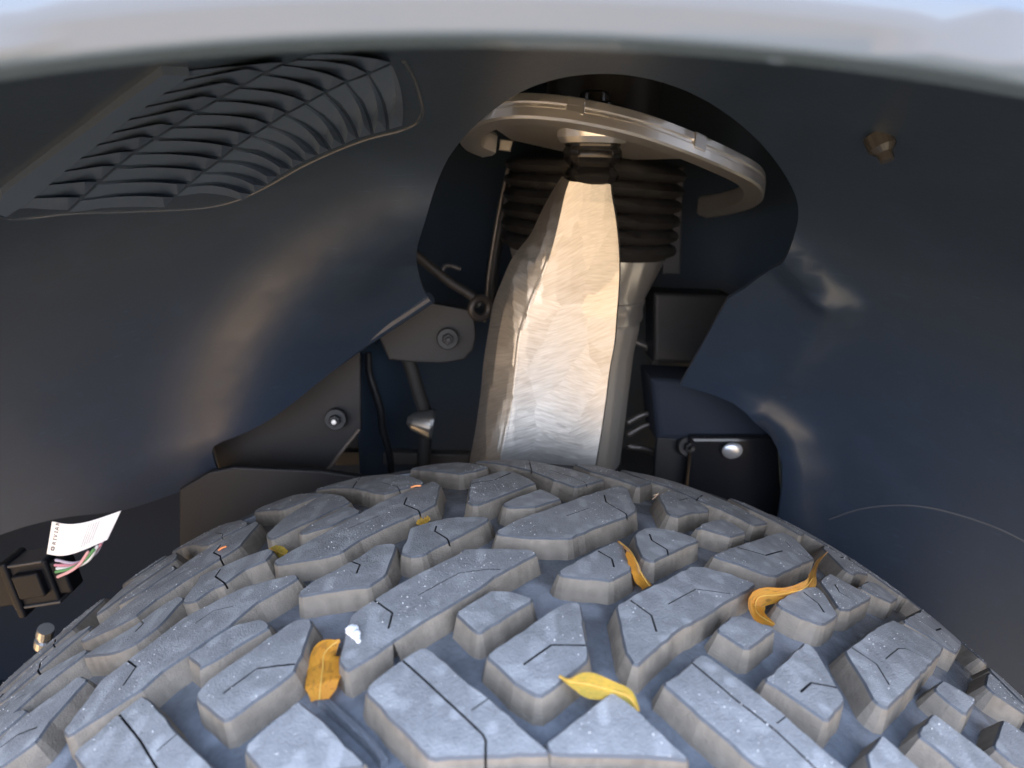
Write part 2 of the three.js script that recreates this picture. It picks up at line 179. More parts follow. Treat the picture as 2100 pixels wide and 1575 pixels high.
D.vanes.push([[-0.1692,0.6145,-0.0661],[-0.1701,0.6138,-0.0655],[-0.1816,0.6088,-0.072],[-0.1569,0.6145,-0.0731],[-0.1583,0.6142,-0.0695],[-0.1677,0.6092,-0.0787],[-0.1463,0.6133,-0.0804],[-0.1474,0.6134,-0.0715],[-0.1559,0.6083,-0.0862],[-0.1388,0.6117,-0.0865],[-0.1391,0.6122,-0.0714],[-0.1475,0.6069,-0.0923]]);
D.vanes.push([[-0.1827,0.6083,-0.0725],[-0.1835,0.6076,-0.0719],[-0.195,0.602,-0.0787],[-0.1692,0.6084,-0.0796],[-0.1709,0.6081,-0.0761],[-0.1802,0.6028,-0.0853],[-0.1577,0.6072,-0.0872],[-0.1591,0.6075,-0.0784],[-0.1675,0.6022,-0.0922],[-0.1496,0.6056,-0.0935],[-0.1503,0.6064,-0.0788],[-0.1585,0.601,-0.0982]]);
D.vanes.push([[-0.1961,0.6014,-0.0792],[-0.1969,0.6005,-0.0786],[-0.2088,0.5942,-0.0858],[-0.1817,0.602,-0.0859],[-0.1834,0.6016,-0.0828],[-0.1929,0.5957,-0.0918],[-0.1694,0.6012,-0.0932],[-0.1709,0.6014,-0.085],[-0.1793,0.5955,-0.0987],[-0.1607,0.5998,-0.0994],[-0.1614,0.6006,-0.0852],[-0.1695,0.5945,-0.1042]]);
D.vanes.push([[-0.2099,0.5936,-0.0862],[-0.2107,0.5927,-0.0857],[-0.2222,0.5861,-0.0922],[-0.1944,0.5948,-0.0926],[-0.1962,0.5941,-0.09],[-0.2053,0.5881,-0.0984],[-0.1812,0.5943,-0.0996],[-0.1829,0.5941,-0.0925],[-0.1908,0.5882,-0.1052],[-0.1718,0.5932,-0.1055],[-0.1728,0.5934,-0.093],[-0.1804,0.5874,-0.1107]]);
D.vanes.push([[-0.2234,0.5854,-0.0929],[-0.2241,0.5846,-0.0921],[-0.2358,0.5777,-0.0982],[-0.2068,0.5871,-0.0992],[-0.2088,0.5865,-0.0965],[-0.2179,0.5801,-0.1045],[-0.1927,0.587,-0.1061],[-0.1945,0.5869,-0.099],[-0.2024,0.5806,-0.1112],[-0.1826,0.586,-0.112],[-0.1838,0.5864,-0.0996],[-0.1914,0.58,-0.1169]]);
D.vanes.push([[-0.0481,0.644,-0.0299],[-0.0491,0.6434,-0.0287],[-0.059,0.6411,-0.038],[-0.0473,0.6369,-0.0528],[-0.0491,0.6377,-0.046],[-0.0569,0.6345,-0.058],[-0.0487,0.629,-0.0727],[-0.0504,0.6315,-0.0574],[-0.0569,0.627,-0.0761],[-0.051,0.6224,-0.0863],[-0.0522,0.6264,-0.063],[-0.0581,0.6206,-0.0891]]);
D.vanes.push([[-0.06,0.6408,-0.0386],[-0.0609,0.6403,-0.0374],[-0.0702,0.6383,-0.0445],[-0.0582,0.6341,-0.0588],[-0.0598,0.6351,-0.0522],[-0.0671,0.6321,-0.0626],[-0.0585,0.6266,-0.0769],[-0.0599,0.6292,-0.0622],[-0.0662,0.6249,-0.0794],[-0.0599,0.6202,-0.0896],[-0.0606,0.6243,-0.067],[-0.0666,0.6186,-0.0917]]);
D.vanes.push([[-0.0711,0.6381,-0.0451],[-0.072,0.6375,-0.044],[-0.0816,0.6347,-0.0523],[-0.0683,0.6317,-0.0631],[-0.0697,0.6325,-0.0574],[-0.0774,0.6292,-0.0677],[-0.0676,0.6245,-0.0799],[-0.0686,0.6268,-0.0666],[-0.0752,0.6227,-0.0823],[-0.0683,0.6182,-0.0922],[-0.0685,0.6219,-0.0714],[-0.0748,0.6168,-0.0936]]);
D.vanes.push([[-0.0826,0.6344,-0.053],[-0.0834,0.6338,-0.052],[-0.0925,0.6307,-0.0598],[-0.0786,0.6289,-0.0682],[-0.0801,0.6292,-0.0634],[-0.0872,0.6258,-0.0731],[-0.0767,0.6223,-0.0828],[-0.0781,0.6237,-0.0717],[-0.0841,0.6197,-0.0867],[-0.0764,0.6165,-0.094],[-0.0772,0.6189,-0.076],[-0.0829,0.614,-0.0972]]);
D.vanes.push([[-0.0934,0.6304,-0.0606],[-0.0943,0.6298,-0.0595],[-0.1041,0.6265,-0.0666],[-0.0883,0.6253,-0.0738],[-0.0901,0.6256,-0.0696],[-0.0974,0.6223,-0.0782],[-0.0855,0.6191,-0.0874],[-0.0873,0.6204,-0.0767],[-0.0932,0.6166,-0.0907],[-0.0845,0.6134,-0.0981],[-0.0858,0.6158,-0.0807],[-0.091,0.6112,-0.1007]]);
D.vanes.push([[-0.105,0.6262,-0.0674],[-0.1058,0.6256,-0.0664],[-0.1153,0.6217,-0.0741],[-0.0986,0.6219,-0.0789],[-0.1003,0.622,-0.0749],[-0.1073,0.6184,-0.0834],[-0.0946,0.6161,-0.0914],[-0.0963,0.6172,-0.0815],[-0.102,0.6135,-0.0943],[-0.0927,0.6106,-0.1013],[-0.0938,0.6127,-0.0848],[-0.0989,0.6085,-0.1033]]);
D.vanes.push([[-0.1163,0.6213,-0.0748],[-0.117,0.6207,-0.0739],[-0.1261,0.617,-0.0804],[-0.1085,0.618,-0.0841],[-0.1107,0.6178,-0.0808],[-0.117,0.6145,-0.0882],[-0.1034,0.6129,-0.095],[-0.1059,0.6135,-0.0862],[-0.1107,0.61,-0.0981],[-0.1005,0.608,-0.1039],[-0.1028,0.6094,-0.0888],[-0.107,0.6054,-0.1065]]);
D.vanes.push([[-0.1269,0.6167,-0.0808],[-0.1278,0.616,-0.0801],[-0.138,0.6113,-0.0875],[-0.1182,0.614,-0.0889],[-0.1204,0.6137,-0.086],[-0.1276,0.6097,-0.0941],[-0.1121,0.6094,-0.0987],[-0.1147,0.6098,-0.0906],[-0.12,0.6058,-0.1027],[-0.1086,0.6047,-0.1073],[-0.1108,0.6059,-0.093],[-0.1155,0.6015,-0.1107]]);
D.vanes.push([[-0.1389,0.6108,-0.088],[-0.1396,0.6101,-0.0873],[-0.1489,0.6051,-0.0947],[-0.1288,0.609,-0.0947],[-0.1309,0.6087,-0.0919],[-0.1375,0.6046,-0.0996],[-0.1215,0.6051,-0.1034],[-0.1239,0.6055,-0.0955],[-0.129,0.6015,-0.1071],[-0.1172,0.6007,-0.1115],[-0.1192,0.6019,-0.0976],[-0.1237,0.5977,-0.114]]);
D.vanes.push([[-0.1498,0.6046,-0.0952],[-0.1505,0.604,-0.0944],[-0.16,0.5992,-0.1004],[-0.1386,0.604,-0.1002],[-0.1409,0.6033,-0.0979],[-0.1474,0.5993,-0.1047],[-0.1305,0.6008,-0.1077],[-0.1332,0.6005,-0.1009],[-0.1381,0.5966,-0.1119],[-0.1254,0.597,-0.1148],[-0.1279,0.5973,-0.1026],[-0.1322,0.5928,-0.1188]]);
D.vanes.push([[-0.1609,0.5988,-0.1008],[-0.1616,0.5981,-0.1002],[-0.1711,0.5927,-0.1065],[-0.1487,0.5986,-0.1055],[-0.1512,0.5979,-0.103],[-0.1578,0.5936,-0.1102],[-0.1396,0.5956,-0.1129],[-0.1428,0.5956,-0.1058],[-0.1476,0.5914,-0.1164],[-0.1339,0.5918,-0.1198],[-0.137,0.5926,-0.1073],[-0.1411,0.588,-0.1228]]);
D.vanes.push([[-0.172,0.5921,-0.1069],[-0.1727,0.5914,-0.1064],[-0.1824,0.5858,-0.1123],[-0.159,0.5928,-0.1107],[-0.1617,0.5923,-0.1081],[-0.1681,0.5877,-0.1149],[-0.1492,0.5905,-0.1173],[-0.1527,0.5908,-0.1099],[-0.1573,0.5862,-0.1206],[-0.1429,0.587,-0.1237],[-0.1461,0.5884,-0.1105],[-0.1502,0.5832,-0.1266]]);
D.strip=[[-0.1538,0.848],[-0.1803,0.8195],[-0.209,0.7881],[-0.2405,0.7558],[-0.2754,0.7213],[-0.2849,0.6981],[-0.281,0.6887],[-0.2646,0.701],[-0.2366,0.7337],[-0.2074,0.7674],[-0.1816,0.7979],[-0.1598,0.8226],[-0.1416,0.8423]];
D.ventEdge=[[-0.2551,0.5858,-0.0691],[-0.2602,0.578,-0.0808],[-0.2594,0.5758,-0.0856],[-0.25,0.5762,-0.0916],[-0.2357,0.5778,-0.098],[-0.2107,0.5782,-0.111],[-0.1836,0.5788,-0.1214],[-0.168,0.5802,-0.1249],[-0.1559,0.5829,-0.1254],[-0.144,0.5871,-0.1233],[-0.1317,0.5923,-0.1197],[-0.1109,0.602,-0.1109],[-0.0901,0.6101,-0.1026],[-0.0706,0.6163,-0.0952],[-0.051,0.6207,-0.0897],[-0.0432,0.6239,-0.084],[-0.0397,0.6279,-0.076],[-0.0393,0.6335,-0.0627],[-0.04,0.6392,-0.0469],[-0.0426,0.6451,-0.0263]];
D.clip=[0.1747,0.6134,-0.0334];
D.lip=[[-0.1038,0.6181,0.16],[-0.0966,0.6188,0.16],[-0.0697,0.621,0.16],[-0.0428,0.6219,0.16],[-0.0157,0.6222,0.16],[-0.0021,0.6222,0.16],[0.0302,0.621,0.16],[0.0585,0.6192,0.16],[0.0876,0.6161,0.16],[0.0975,0.6148,0.16],[0.1076,0.6132,0.16]];
D.knuckle=[[[0.0432,0.5964,-0.1981],[0.0456,0.5935,-0.1764],[0.0737,0.5916,-0.1788]],[[0.0379,0.588,-0.2],[0.0434,0.5863,-0.178],[0.0748,0.5853,-0.1802]],[[0.0305,0.5742,-0.2027],[0.0407,0.5721,-0.1808],[0.0785,0.5703,-0.1831]],[[0.0226,0.5573,-0.2054],[0.0361,0.5509,-0.1841],[0.0818,0.5522,-0.1858]],[[0.0096,0.54,-0.2076],[0.0318,0.5358,-0.1857],[0.0835,0.5353,-0.1877]],[[0.0025,0.5241,-0.209],[0.0249,0.5187,-0.1871],[0.0838,0.5181,-0.1891]],[[-0.0039,0.5079,-0.2099],[0.0186,0.5013,-0.1878],[0.0833,0.5005,-0.1898]],[[-0.0073,0.4896,-0.2105],[0.0145,0.4872,-0.188],[0.0827,0.4827,-0.19]],[[-0.0116,0.4636,-0.2102],[0.0117,0.4622,-0.1874],[0.0796,0.4592,-0.1894]],[[-0.014,0.441,-0.2091],[0.0089,0.4423,-0.1862],[0.0777,0.4391,-0.1881]],[[-0.0185,0.4106,-0.2063],[0.0038,0.415,-0.1834],[0.0746,0.4134,-0.1854]],[[-0.0237,0.384,-0.2027],[-0.0007,0.3932,-0.1802],[0.0713,0.3914,-0.1822]],[[-0.0306,0.3462,-0.1956],[-0.0068,0.3572,-0.1731],[0.0663,0.355,-0.1751]]];
D.strutTop=[0.081,0.6079,-0.3];
D.strutBot=[0.062,0.3463,-0.3];
D.cup=[0.0735,0.5228,-0.3];
D.col=[0.0754,0.4998,-0.3];
D.cy=[0.0759,0.4828,-0.3];
D.parts={};
D.parts.panelA=[[-0.2413,0.3817,-0.262],[-0.2136,0.3975,-0.262],[-0.1882,0.4093,-0.262],[-0.154,0.4323,-0.262],[-0.114,0.4582,-0.262],[-0.1177,0.3912,-0.262],[-0.1342,0.3715,-0.262],[-0.1513,0.3528,-0.262],[-0.1768,0.355,-0.262],[-0.238,0.3545,-0.262]];
D.parts.panelB=[[-0.0995,0.4659,-0.285],[-0.0614,0.494,-0.285],[-0.0216,0.4863,-0.285],[-0.0199,0.4653,-0.285],[-0.0222,0.4547,-0.285],[-0.0298,0.4461,-0.285],[-0.0466,0.4432,-0.285],[-0.0715,0.4443,-0.285],[-0.0922,0.4466,-0.285]];
D.parts.panelC=[[-0.2511,0.3586,-0.215],[-0.2274,0.3724,-0.215],[-0.2081,0.3763,-0.215],[-0.1402,0.372,-0.215],[-0.1023,0.3652,-0.215],[-0.0057,0.3743,-0.215],[-0.0063,0.2915,-0.215],[-0.2654,0.2506,-0.215]];
D.parts.boltA=[[-0.1355,0.4026,-0.255],[-0.0423,0.465,-0.278],[0.1655,0.369,-0.27],[0.0578,0.7051,-0.2]];
D.parts.hose1=[[-0.115,0.4448,-0.31],[-0.1151,0.4268,-0.31],[-0.1113,0.4108,-0.31],[-0.107,0.3922,-0.31],[-0.1058,0.3733,-0.31],[-0.1018,0.354,-0.31],[-0.0993,0.3221,-0.31]];
D.parts.hose2=[[-0.0908,0.4601,-0.33],[-0.085,0.4418,-0.33],[-0.0791,0.4232,-0.33],[-0.0732,0.3994,-0.33],[-0.0684,0.3801,-0.33],[-0.0693,0.3555,-0.33],[-0.0722,0.3254,-0.33]];
D.parts.cone=[[-0.0585,0.3927,-0.3],[-0.0819,0.3851,-0.3],[-0.0691,0.3647,-0.3]];
D.parts.rail=[[-0.1612,0.3295,-0.36],[-0.0298,0.3251,-0.36],[-0.03,0.3172,-0.36],[-0.162,0.3179,-0.36]];
D.parts.box=[[0.1391,0.4953,-0.3],[0.1989,0.4928,-0.3],[0.1949,0.4381,-0.3],[0.1423,0.4408,-0.3]];
D.parts.box2=[[0.1363,0.4251,-0.27],[0.2252,0.4198,-0.27],[0.2343,0.3727,-0.27],[0.1433,0.3806,-0.27]];
D.parts.panelD=[[0.1691,0.3766,-0.262],[0.2395,0.3757,-0.262],[0.2572,0.2737,-0.262],[0.1666,0.2604,-0.262]];
D.parts.panelE=[[0.1405,0.3742,-0.275],[0.1797,0.3714,-0.275],[0.1712,0.3075,-0.275],[0.14,0.308,-0.275]];
D.parts.glint=[0.2008,0.3696,-0.257];
D.parts.fold=[[[0.119,0.3814,-0.3],[0.1321,0.3883,-0.3],[0.1544,0.3881,-0.3]],[[0.1196,0.3696,-0.3],[0.1349,0.3779,-0.3],[0.1572,0.3796,-0.3]],[[0.1202,0.3576,-0.3],[0.1384,0.354,-0.3],[0.1526,0.3451,-0.3]]];
D.parts.conn=[[-0.3589,0.3429,-0.13],[-0.3057,0.3512,-0.13],[-0.298,0.3304,-0.13],[-0.3504,0.3057,-0.13]];
D.parts.tag=[[-0.2965,0.3785,-0.125],[-0.3043,0.3548,-0.125],[-0.2638,0.3643,-0.125],[-0.2515,0.3855,-0.125]];
D.parts.wires=[[[-0.3026,0.3467,-0.13],[-0.2907,0.3442,-0.13],[-0.2766,0.3507,-0.13],[-0.269,0.3616,-0.13]],[[-0.3031,0.3437,-0.13],[-0.2908,0.3435,-0.13],[-0.2802,0.3489,-0.13],[-0.2705,0.3587,-0.13]],[[-0.3015,0.3418,-0.13],[-0.291,0.3423,-0.13],[-0.2797,0.3477,-0.13],[-0.2722,0.358,-0.13]],[[-0.3019,0.3399,-0.13],[-0.2927,0.342,-0.13],[-0.2831,0.3471,-0.13],[-0.2741,0.3562,-0.13]],[[-0.3005,0.3369,-0.13],[-0.2912,0.3412,-0.13],[-0.2845,0.3463,-0.13],[-0.2775,0.3551,-0.13]]];
D.parts.nut=[[-0.3405,0.2666,-0.16]];
D.parts.rod=[[0.0179,0.6087,-0.36],[0.0077,0.5706,-0.36],[-0.0014,0.5267,-0.36],[-0.0079,0.4671,-0.36]];
D.parts.rod2=[[0.0104,0.6023,-0.34],[0.0017,0.5631,-0.34],[-0.007,0.5114,-0.34],[-0.0115,0.4665,-0.34]];
D.parts.cable=[[-0.0664,0.5368,-0.27],[-0.0551,0.5271,-0.27],[-0.0378,0.5133,-0.27],[-0.0222,0.5033,-0.27],[-0.0144,0.4952,-0.27]];
D.parts.orange=[[-0.0299,0.5096,-0.268],[-0.0241,0.5056,-0.268],[-0.0194,0.5008,-0.268]];
D.parts.loop=[-0.0144,0.4928,-0.268];
D.parts.cable2=[[-0.0586,0.5285,-0.275],[-0.0478,0.5205,-0.275],[-0.0417,0.5264,-0.275],[-0.0299,0.5236,-0.275]];
D.parts.strip=[[0.1472,0.6023,-0.33],[0.1608,0.6023,-0.33],[0.1635,0.5121,-0.33],[0.1503,0.5121,-0.33]];
D.parts.gtube=[[0.126,0.4494,-0.33],[0.14,0.4423,-0.33],[0.1481,0.4211,-0.33],[0.148,0.3826,-0.33]];
D.litter={};
D.litter.leafA=[[-0.0674,0.4217,0.0625],[-0.0688,0.4205,0.0626],[-0.0726,0.4186,0.0651],[-0.0718,0.4168,0.0743],[-0.071,0.4162,0.0816],[-0.0706,0.4136,0.0863]];
D.litter.leafB=[[0.0548,0.4275,-0.0016],[0.0586,0.427,0.006],[0.0602,0.4257,0.0136],[0.0618,0.4224,0.02],[0.0649,0.4188,0.0241]];
D.litter.leafC1=[[0.1873,0.3889,-0.0542],[0.1721,0.3958,-0.0334],[0.1599,0.4002,-0.0143],[0.1531,0.4018,-0.0028],[0.1418,0.4059,0.0097],[0.1279,0.4104,0.0195],[0.1181,0.4122,0.0235],[0.1114,0.4129,0.0294],[0.1117,0.4106,0.0359],[0.1156,0.4113,0.0438]];
D.litter.leafD=[[0.017,0.4265,0.0921],[0.02,0.426,0.0944],[0.0244,0.4249,0.0939],[0.0287,0.4245,0.0948],[0.0345,0.4238,0.0967],[0.0405,0.4221,0.0974],[0.0439,0.4199,0.1028]];
D.litter.leafE=[[-0.1264,0.4051,-0.0396],[-0.1195,0.4075,-0.0317],[-0.115,0.4067,-0.0298]];
D.litter.leafF=[[-0.0449,0.4233,-0.0296],[-0.0428,0.4234,-0.0348],[-0.04,0.4236,-0.0377]];
D.litter.bitA=[[-0.0528,0.4249,-0.0724],[-0.0478,0.4254,-0.0731]];
D.litter.bitB=[[-0.1566,0.4005,-0.047],[-0.1533,0.4017,-0.0485]];
D.litter.dropping=[[-0.0627,0.4246,0.0604],[-0.0611,0.4246,0.0629],[-0.0592,0.4241,0.0666]];
D.litter.twig=[[0.0843,0.422,-0.058],[0.0877,0.4209,-0.0641],[0.0906,0.4197,-0.0704]];
D.litter.twig2=[[0.0868,0.421,-0.0652],[0.0896,0.4213,-0.0664]];
D.arm=[[-0.0072,0.6169,-0.2298],[-0.018,0.6214,-0.2192],[-0.0194,0.6277,-0.1989],[-0.0101,0.6329,-0.1775],[0.008,0.6362,-0.1594],[0.0315,0.6353,-0.1532],[0.0585,0.6315,-0.1548],[0.0873,0.6258,-0.1623],[0.1197,0.6172,-0.1781],[0.1525,0.6072,-0.1982],[0.1819,0.5969,-0.221],[0.1954,0.5886,-0.243],[0.2001,0.5807,-0.2675],[0.1916,0.574,-0.2932],[0.1777,0.5695,-0.3138]];
D.ball=[[0.0619,0.5955,-0.188],[0.0624,0.6255000000000001,-0.188]];
D.posts=[[[[0.0393,0.6229,-0.3],[0.048,0.6229,-0.3],[0.0436,0.6022,-0.3],[0.0356,0.6022,-0.3]],0.004],[[[0.1122,0.6097,-0.29],[0.1282,0.6059,-0.29],[0.1273,0.587,-0.29],[0.1119,0.5908,-0.29]],0.004],[[[0.0033,0.6225,-0.27],[0.0115,0.6218,-0.27],[0.0097,0.6154,-0.27],[0.0025,0.6164,-0.27]],0.008]];
D.rib=[[-73.5,83.4],[-64.6,92.2],[-55.8,101.1],[-48.9,108.2],[-44.9,113.8]];

// ---------------------------------------------------------------- materials
const std = (o) => new THREE.MeshStandardMaterial(o), phys = (o) => new THREE.MeshPhysicalMaterial(o);
const lin = (r, g, b) => new THREE.Color().setRGB(r, g, b);
const grainTex = tex(512, 512, (x, y) => 0.5 * N256(x * 256, y * 256) + 0.3 * N128(x * 128, y * 128) + 0.2 * N32(x * 32, y * 32));
const specks = makeRng(91);
// worn dusty rubber of the tread faces, 100 mm to a repeat
const rubberTopTex = (() => { const w = 1024, dots = new Float32Array(w * w); for (let i = 0; i < 5200; i++) { const x = Math.floor(specks() * w), y = Math.floor(specks() * w), b = 0.25 + specks() * 0.9, s = specks() < 0.12 ? 2 : 1; for (let a = 0; a < s; a++) for (let c = 0; c < s; c++) dots[((y + a) % w) * w + (x + c) % w] = b; }
  for (let i = 0; i < 260; i++) { const x = Math.floor(specks() * w), y = Math.floor(specks() * w); for (let a = 0; a < 3; a++) dots[((y + a) % w) * w + (x + (a >> 1)) % w] = -0.7; }
  return tex(w, w, (x, y, i, j) => { const n = 0.55 * N8(x * 8, y * 8) + 0.45 * N32(x * 32, y * 32 + 3), f = N256(x * 256, y * 256), st = N64(x * 64, y * 16);
    let v = 0.185 + 0.10 * n + 0.045 * (f - 0.5) + 0.02 * (st - 0.5); const dust = sstep(0.5, 0.85, N16(x * 16 + 5, y * 16)) * 0.08; const d = dots[j * w + i]; v += dust;
    if (d > 0) v += 0.07 * d; else v *= 1 + d; return [toS(v * 1.0), toS(v), toS(v * 0.99)]; }, true); })();
const rubberSideTex = tex(512, 512, (x, y) => { const n = 0.6 * N8(x * 8, y * 8) + 0.4 * N32(x * 32, y * 32), st = N64(x * 48, y * 10), c = sstep(0.62, 0.7, N16(x * 16, y * 16 + 9)); let v = 0.11 + 0.09 * n + 0.03 * st; v *= 1 - 0.08 * c; return [toS(v * 1.18), toS(v * 0.99), toS(v * 0.76)]; }, true);
const rubberFloorTex = tex(512, 512, (x, y) => { const n = 0.6 * N16(x * 16, y * 16) + 0.4 * N64(x * 64, y * 64), d = sstep(0.55, 0.9, N8(x * 8 + 2, y * 8)); const v = 0.11 + 0.07 * n + 0.10 * d; return [toS(v * 0.94), toS(v), toS(v * 1.1)]; }, true);
const linerTex = tex(1024, 1024, (x, y) => { const n = 0.5 * N8(x * 8, y * 8) + 0.3 * N32(x * 32, y * 32) + 0.2 * N256(x * 256, y * 256), d = sstep(0.55, 0.95, N16(x * 16, y * 16 + 4)) * N64(x * 64, y * 64), sc = sstep(0.93, 0.97, N256(x * 20 + y * 3, y * 256)); const v = 0.92 + 0.16 * n + 0.2 * d + 0.5 * sc; return [toS(0.0165 * v), toS(0.0275 * v), toS(0.0475 * v)]; }, true);  // black plastic with the blue of sky reflection and haze mixed into its colour
const linerRough = tex(512, 512, (x, y) => clamp(0.91 + 0.10 * (0.6 * N16(x * 16, y * 16) + 0.4 * N64(x * 64, y * 64)), 0, 1));
const M = {
  rubberTop: std({ map: rubberTopTex, roughness: 0.62, bumpMap: grainTex, bumpScale: 0.0004, name: 'worn_tread_rubber' }),
  rubberSide: std({ map: rubberSideTex, roughness: 0.75, bumpMap: grainTex, bumpScale: 0.0003, name: 'brown_side_rubber' }),  // block side walls, browner than the top faces
  rubberFloor: std({ map: rubberFloorTex, roughness: 0.24, bumpMap: grainTex, bumpScale: 0.0003, name: 'groove_rubber' }),
  sidewall: std({ color: lin(0.05, 0.051, 0.053), roughness: 0.6, bumpMap: grainTex, bumpScale: 0.0002, name: 'sidewall_rubber' }),
  rubberEdge: std({ color: lin(0.075, 0.08, 0.088), roughness: 0.55, bumpMap: grainTex, bumpScale: 0.0002, name: 'rubbed_tread_edge' }),
  slit: std({ color: lin(0.012, 0.012, 0.013), roughness: 0.9, name: 'cut_rubber' }),
  liner: phys({ color: lin(0.95, 0.98, 1.0), map: linerTex, roughness: 0.42, roughnessMap: linerRough, clearcoat: 0.6, clearcoatRoughness: 0.27, bumpMap: grainTex, bumpScale: 0.00006, name: 'blue_hazed_black_plastic' }),
  vane: phys({ color: lin(0.042, 0.065, 0.110), roughness: 0.42, name: 'blue_hazed_louvre_plastic' }),  // black plastic too, with the same sky blue put into the colour
  paint: phys({ color: lin(0.074, 0.112, 0.158), roughness: 0.45, metalness: 0.15, clearcoat: 1, clearcoatRoughness: 0.05, name: 'pale_body_paint' }),
  darkMetal: std({ color: lin(0.014, 0.0145, 0.016), roughness: 0.55, metalness: 0.0, name: 'black_coated_steel' }),
  brown: std({ color: lin(0.011, 0.0105, 0.0115), roughness: 0.6, name: 'dusty_black_panel' }),
  cavity: std({ color: lin(0.009, 0.016, 0.030), roughness: 0.85, name: 'dark_underbody' }),  // dark, with bluish haze put into the colour
  rubber: std({ color: lin(0.012, 0.012, 0.013), roughness: 0.32, name: 'black_rubber' }),
  bellows: std({ color: lin(0.014, 0.014, 0.015), roughness: 0.5, name: 'bellows_rubber' }),
  zinc: std({ color: lin(0.5, 0.49, 0.47), roughness: 0.35, metalness: 0.9, name: 'zinc_plated_steel' }),
  cast: std({ color: lin(0.86, 0.86, 0.86), roughness: 0.38, metalness: 0.95, name: 'cast_aluminium' }),
};

// ---------------------------------------------------------------- ground
{
  const t = tex(1024, 1024, (x, y) => { const n = 0.5 * N8(x * 8, y * 8) + 0.3 * N32(x * 32, y * 32) + 0.2 * N256(x * 256, y * 256); const v = 0.75 + 0.5 * n; return [toS(0.47 * v), toS(0.315 * v), toS(0.155 * v)]; }, true);
  t.repeat.set(30, 30);
  const g = new THREE.Mesh(new THREE.CircleGeometry(150, 64).rotateX(-Math.PI / 2).translate(0, -0.427, 0), std({ map: t, roughness: 0.95, name: 'dry_ground' }));
  g.name = 'ground'; g.userData.kind = 'structure'; g.receiveShadow = true; scene.add(g);
}

// ---------------------------------------------------------------- the truck's body round the wheel
const body = thing('truck_body', 'pale painted fender edge above a black plastic wheel arch liner with slatted vent', 'truck body');
const LIP = { x: -0.008, y: -0.07, r: 0.6973 };
{
  const a0 = 0.16, pts = []; // outer skin with the arch cut out
  for (let i = 0; i <= 60; i++) { const a = Math.PI - a0 - i / 60 * (Math.PI - 2 * a0); pts.push([LIP.x + (LIP.r + 0.004) * Math.cos(a), LIP.y + (LIP.r + 0.004) * Math.sin(a)]); }
  const yb = pts[0][1], outer = [[-1.15, yb], ...pts, [1.25, yb], [1.25, 1.0], [-1.15, 1.0]];
  const bulge = (x, y) => 0.16 - 0.10 * Math.max(0, y - 0.7) ** 1.3;
  part('fender', sheet(outer.slice().reverse(), [], 0.05, (u, v, d) => V(u, v, bulge(u, v) - d), 0.0012), M.paint, body);
  const arc = (r, z, n = 40) => Array.from({ length: n + 1 }, (_, i) => { const a = a0 + i / n * (Math.PI - 2 * a0); return V(LIP.x + r * Math.cos(a), LIP.y + r * Math.sin(a), z); });
  // rolled edge of the fender: a rounded lip and the hem behind it
  const L = arc(LIP.r, 0), prof = [[0.0012, 0.006], [0.0012, 0.0], [0.0009, -0.0026], [0, -0.0046], [-0.002, -0.0060], [-0.005, -0.0066], [-0.009, -0.0064], [-0.009, -0.0054], [-0.005, -0.0055], [-0.0025, -0.0048], [-0.0012, -0.003], [-0.0008, 0], [-0.0008, 0.006]];
  const s = new Soup(), n = 160, rings = [];
  for (let i = 0; i <= n; i++) { const a = a0 + i / n * (Math.PI - 2 * a0); rings.push(prof.map(([z, r]) => V(LIP.x + (LIP.r + r + 0.0025) * Math.cos(a), LIP.y + (LIP.r + r + 0.0025) * Math.sin(a), 0.1602 + z))); }
  for (let i = 0; i < n; i++) for (let k = 0; k < prof.length; k++) { const l = (k + 1) % prof.length; s.quad(rings[i][k], rings[i][l], rings[i + 1][l], rings[i + 1][k]); }
  part('fender_lip', toCreasedNormals(s.geo(), 0.9), M.paint, body);
  part('hood', box(2.4, 0.012, 1.75, 0.005, V(0.05, 1.0, -0.735)), M.paint, body);  // unseen body panels from here on, put in to keep sun out
  part('front_panel', box(0.012, 1.15, 1.7, 0.005, V(-1.15, 0.43, -0.75)), M.paint, body);
  part('cabin_panel', box(0.012, 1.15, 1.7, 0.005, V(1.25, 0.43, -0.75)), M.paint, body);
  part('underbody', box(2.3, 0.012, 1.35, 0.004, V(0.05, -0.14, -0.93)), M.cavity, body);
  part('inner_wall', box(2.3, 1.2, 0.012, 0.004, V(0.05, 0.4, -0.62)), M.cavity, body);
}
// the liner: a dome-like tub behind the fender
const DOME = { R: 0.66, Z: 0.16, L: 0.43, P: 3.2, cx: -0.02 };
const segDist = (u, v, l) => { let m = 9; for (let i = 0; i + 1 < l.length; i++) { const [ax, ay] = l[i], [bx, by] = l[i + 1], dx = bx - ax, dy = by - ay, t = clamp(((u - ax) * dx + (v - ay) * dy) / (dx * dx + dy * dy), 0, 1); m = Math.min(m, Math.hypot(u - ax - t * dx, v - ay - t * dy)); } return m; };
function domePoint(u, v, depth = 0) {
  const rho = clamp(Math.hypot(u, v), 1e-4, 1.06), s = u / Math.hypot(u, v) || 0, c = v / Math.hypot(u, v) || 1, tau = (1 - rho) * Math.PI / 2;
  const ct = Math.cos(tau), st = Math.sin(tau), pw = x => Math.sign(x) * Math.pow(Math.abs(x), 2 / DOME.P);
  const r = DOME.R * pw(ct), z = DOME.Z - DOME.L * pw(st);
  let nr = -Math.pow(Math.abs(ct), 2 - 2 / DOME.P) / DOME.R, nz = Math.sign(st) * Math.pow(Math.abs(st), 2 - 2 / DOME.P) / DOME.L; const k = Math.hypot(nr, nz); nr /= k; nz /= k;
  return V(DOME.cx + (r - depth * nr) * s, (r - depth * nr) * c, z - depth * nz);
}
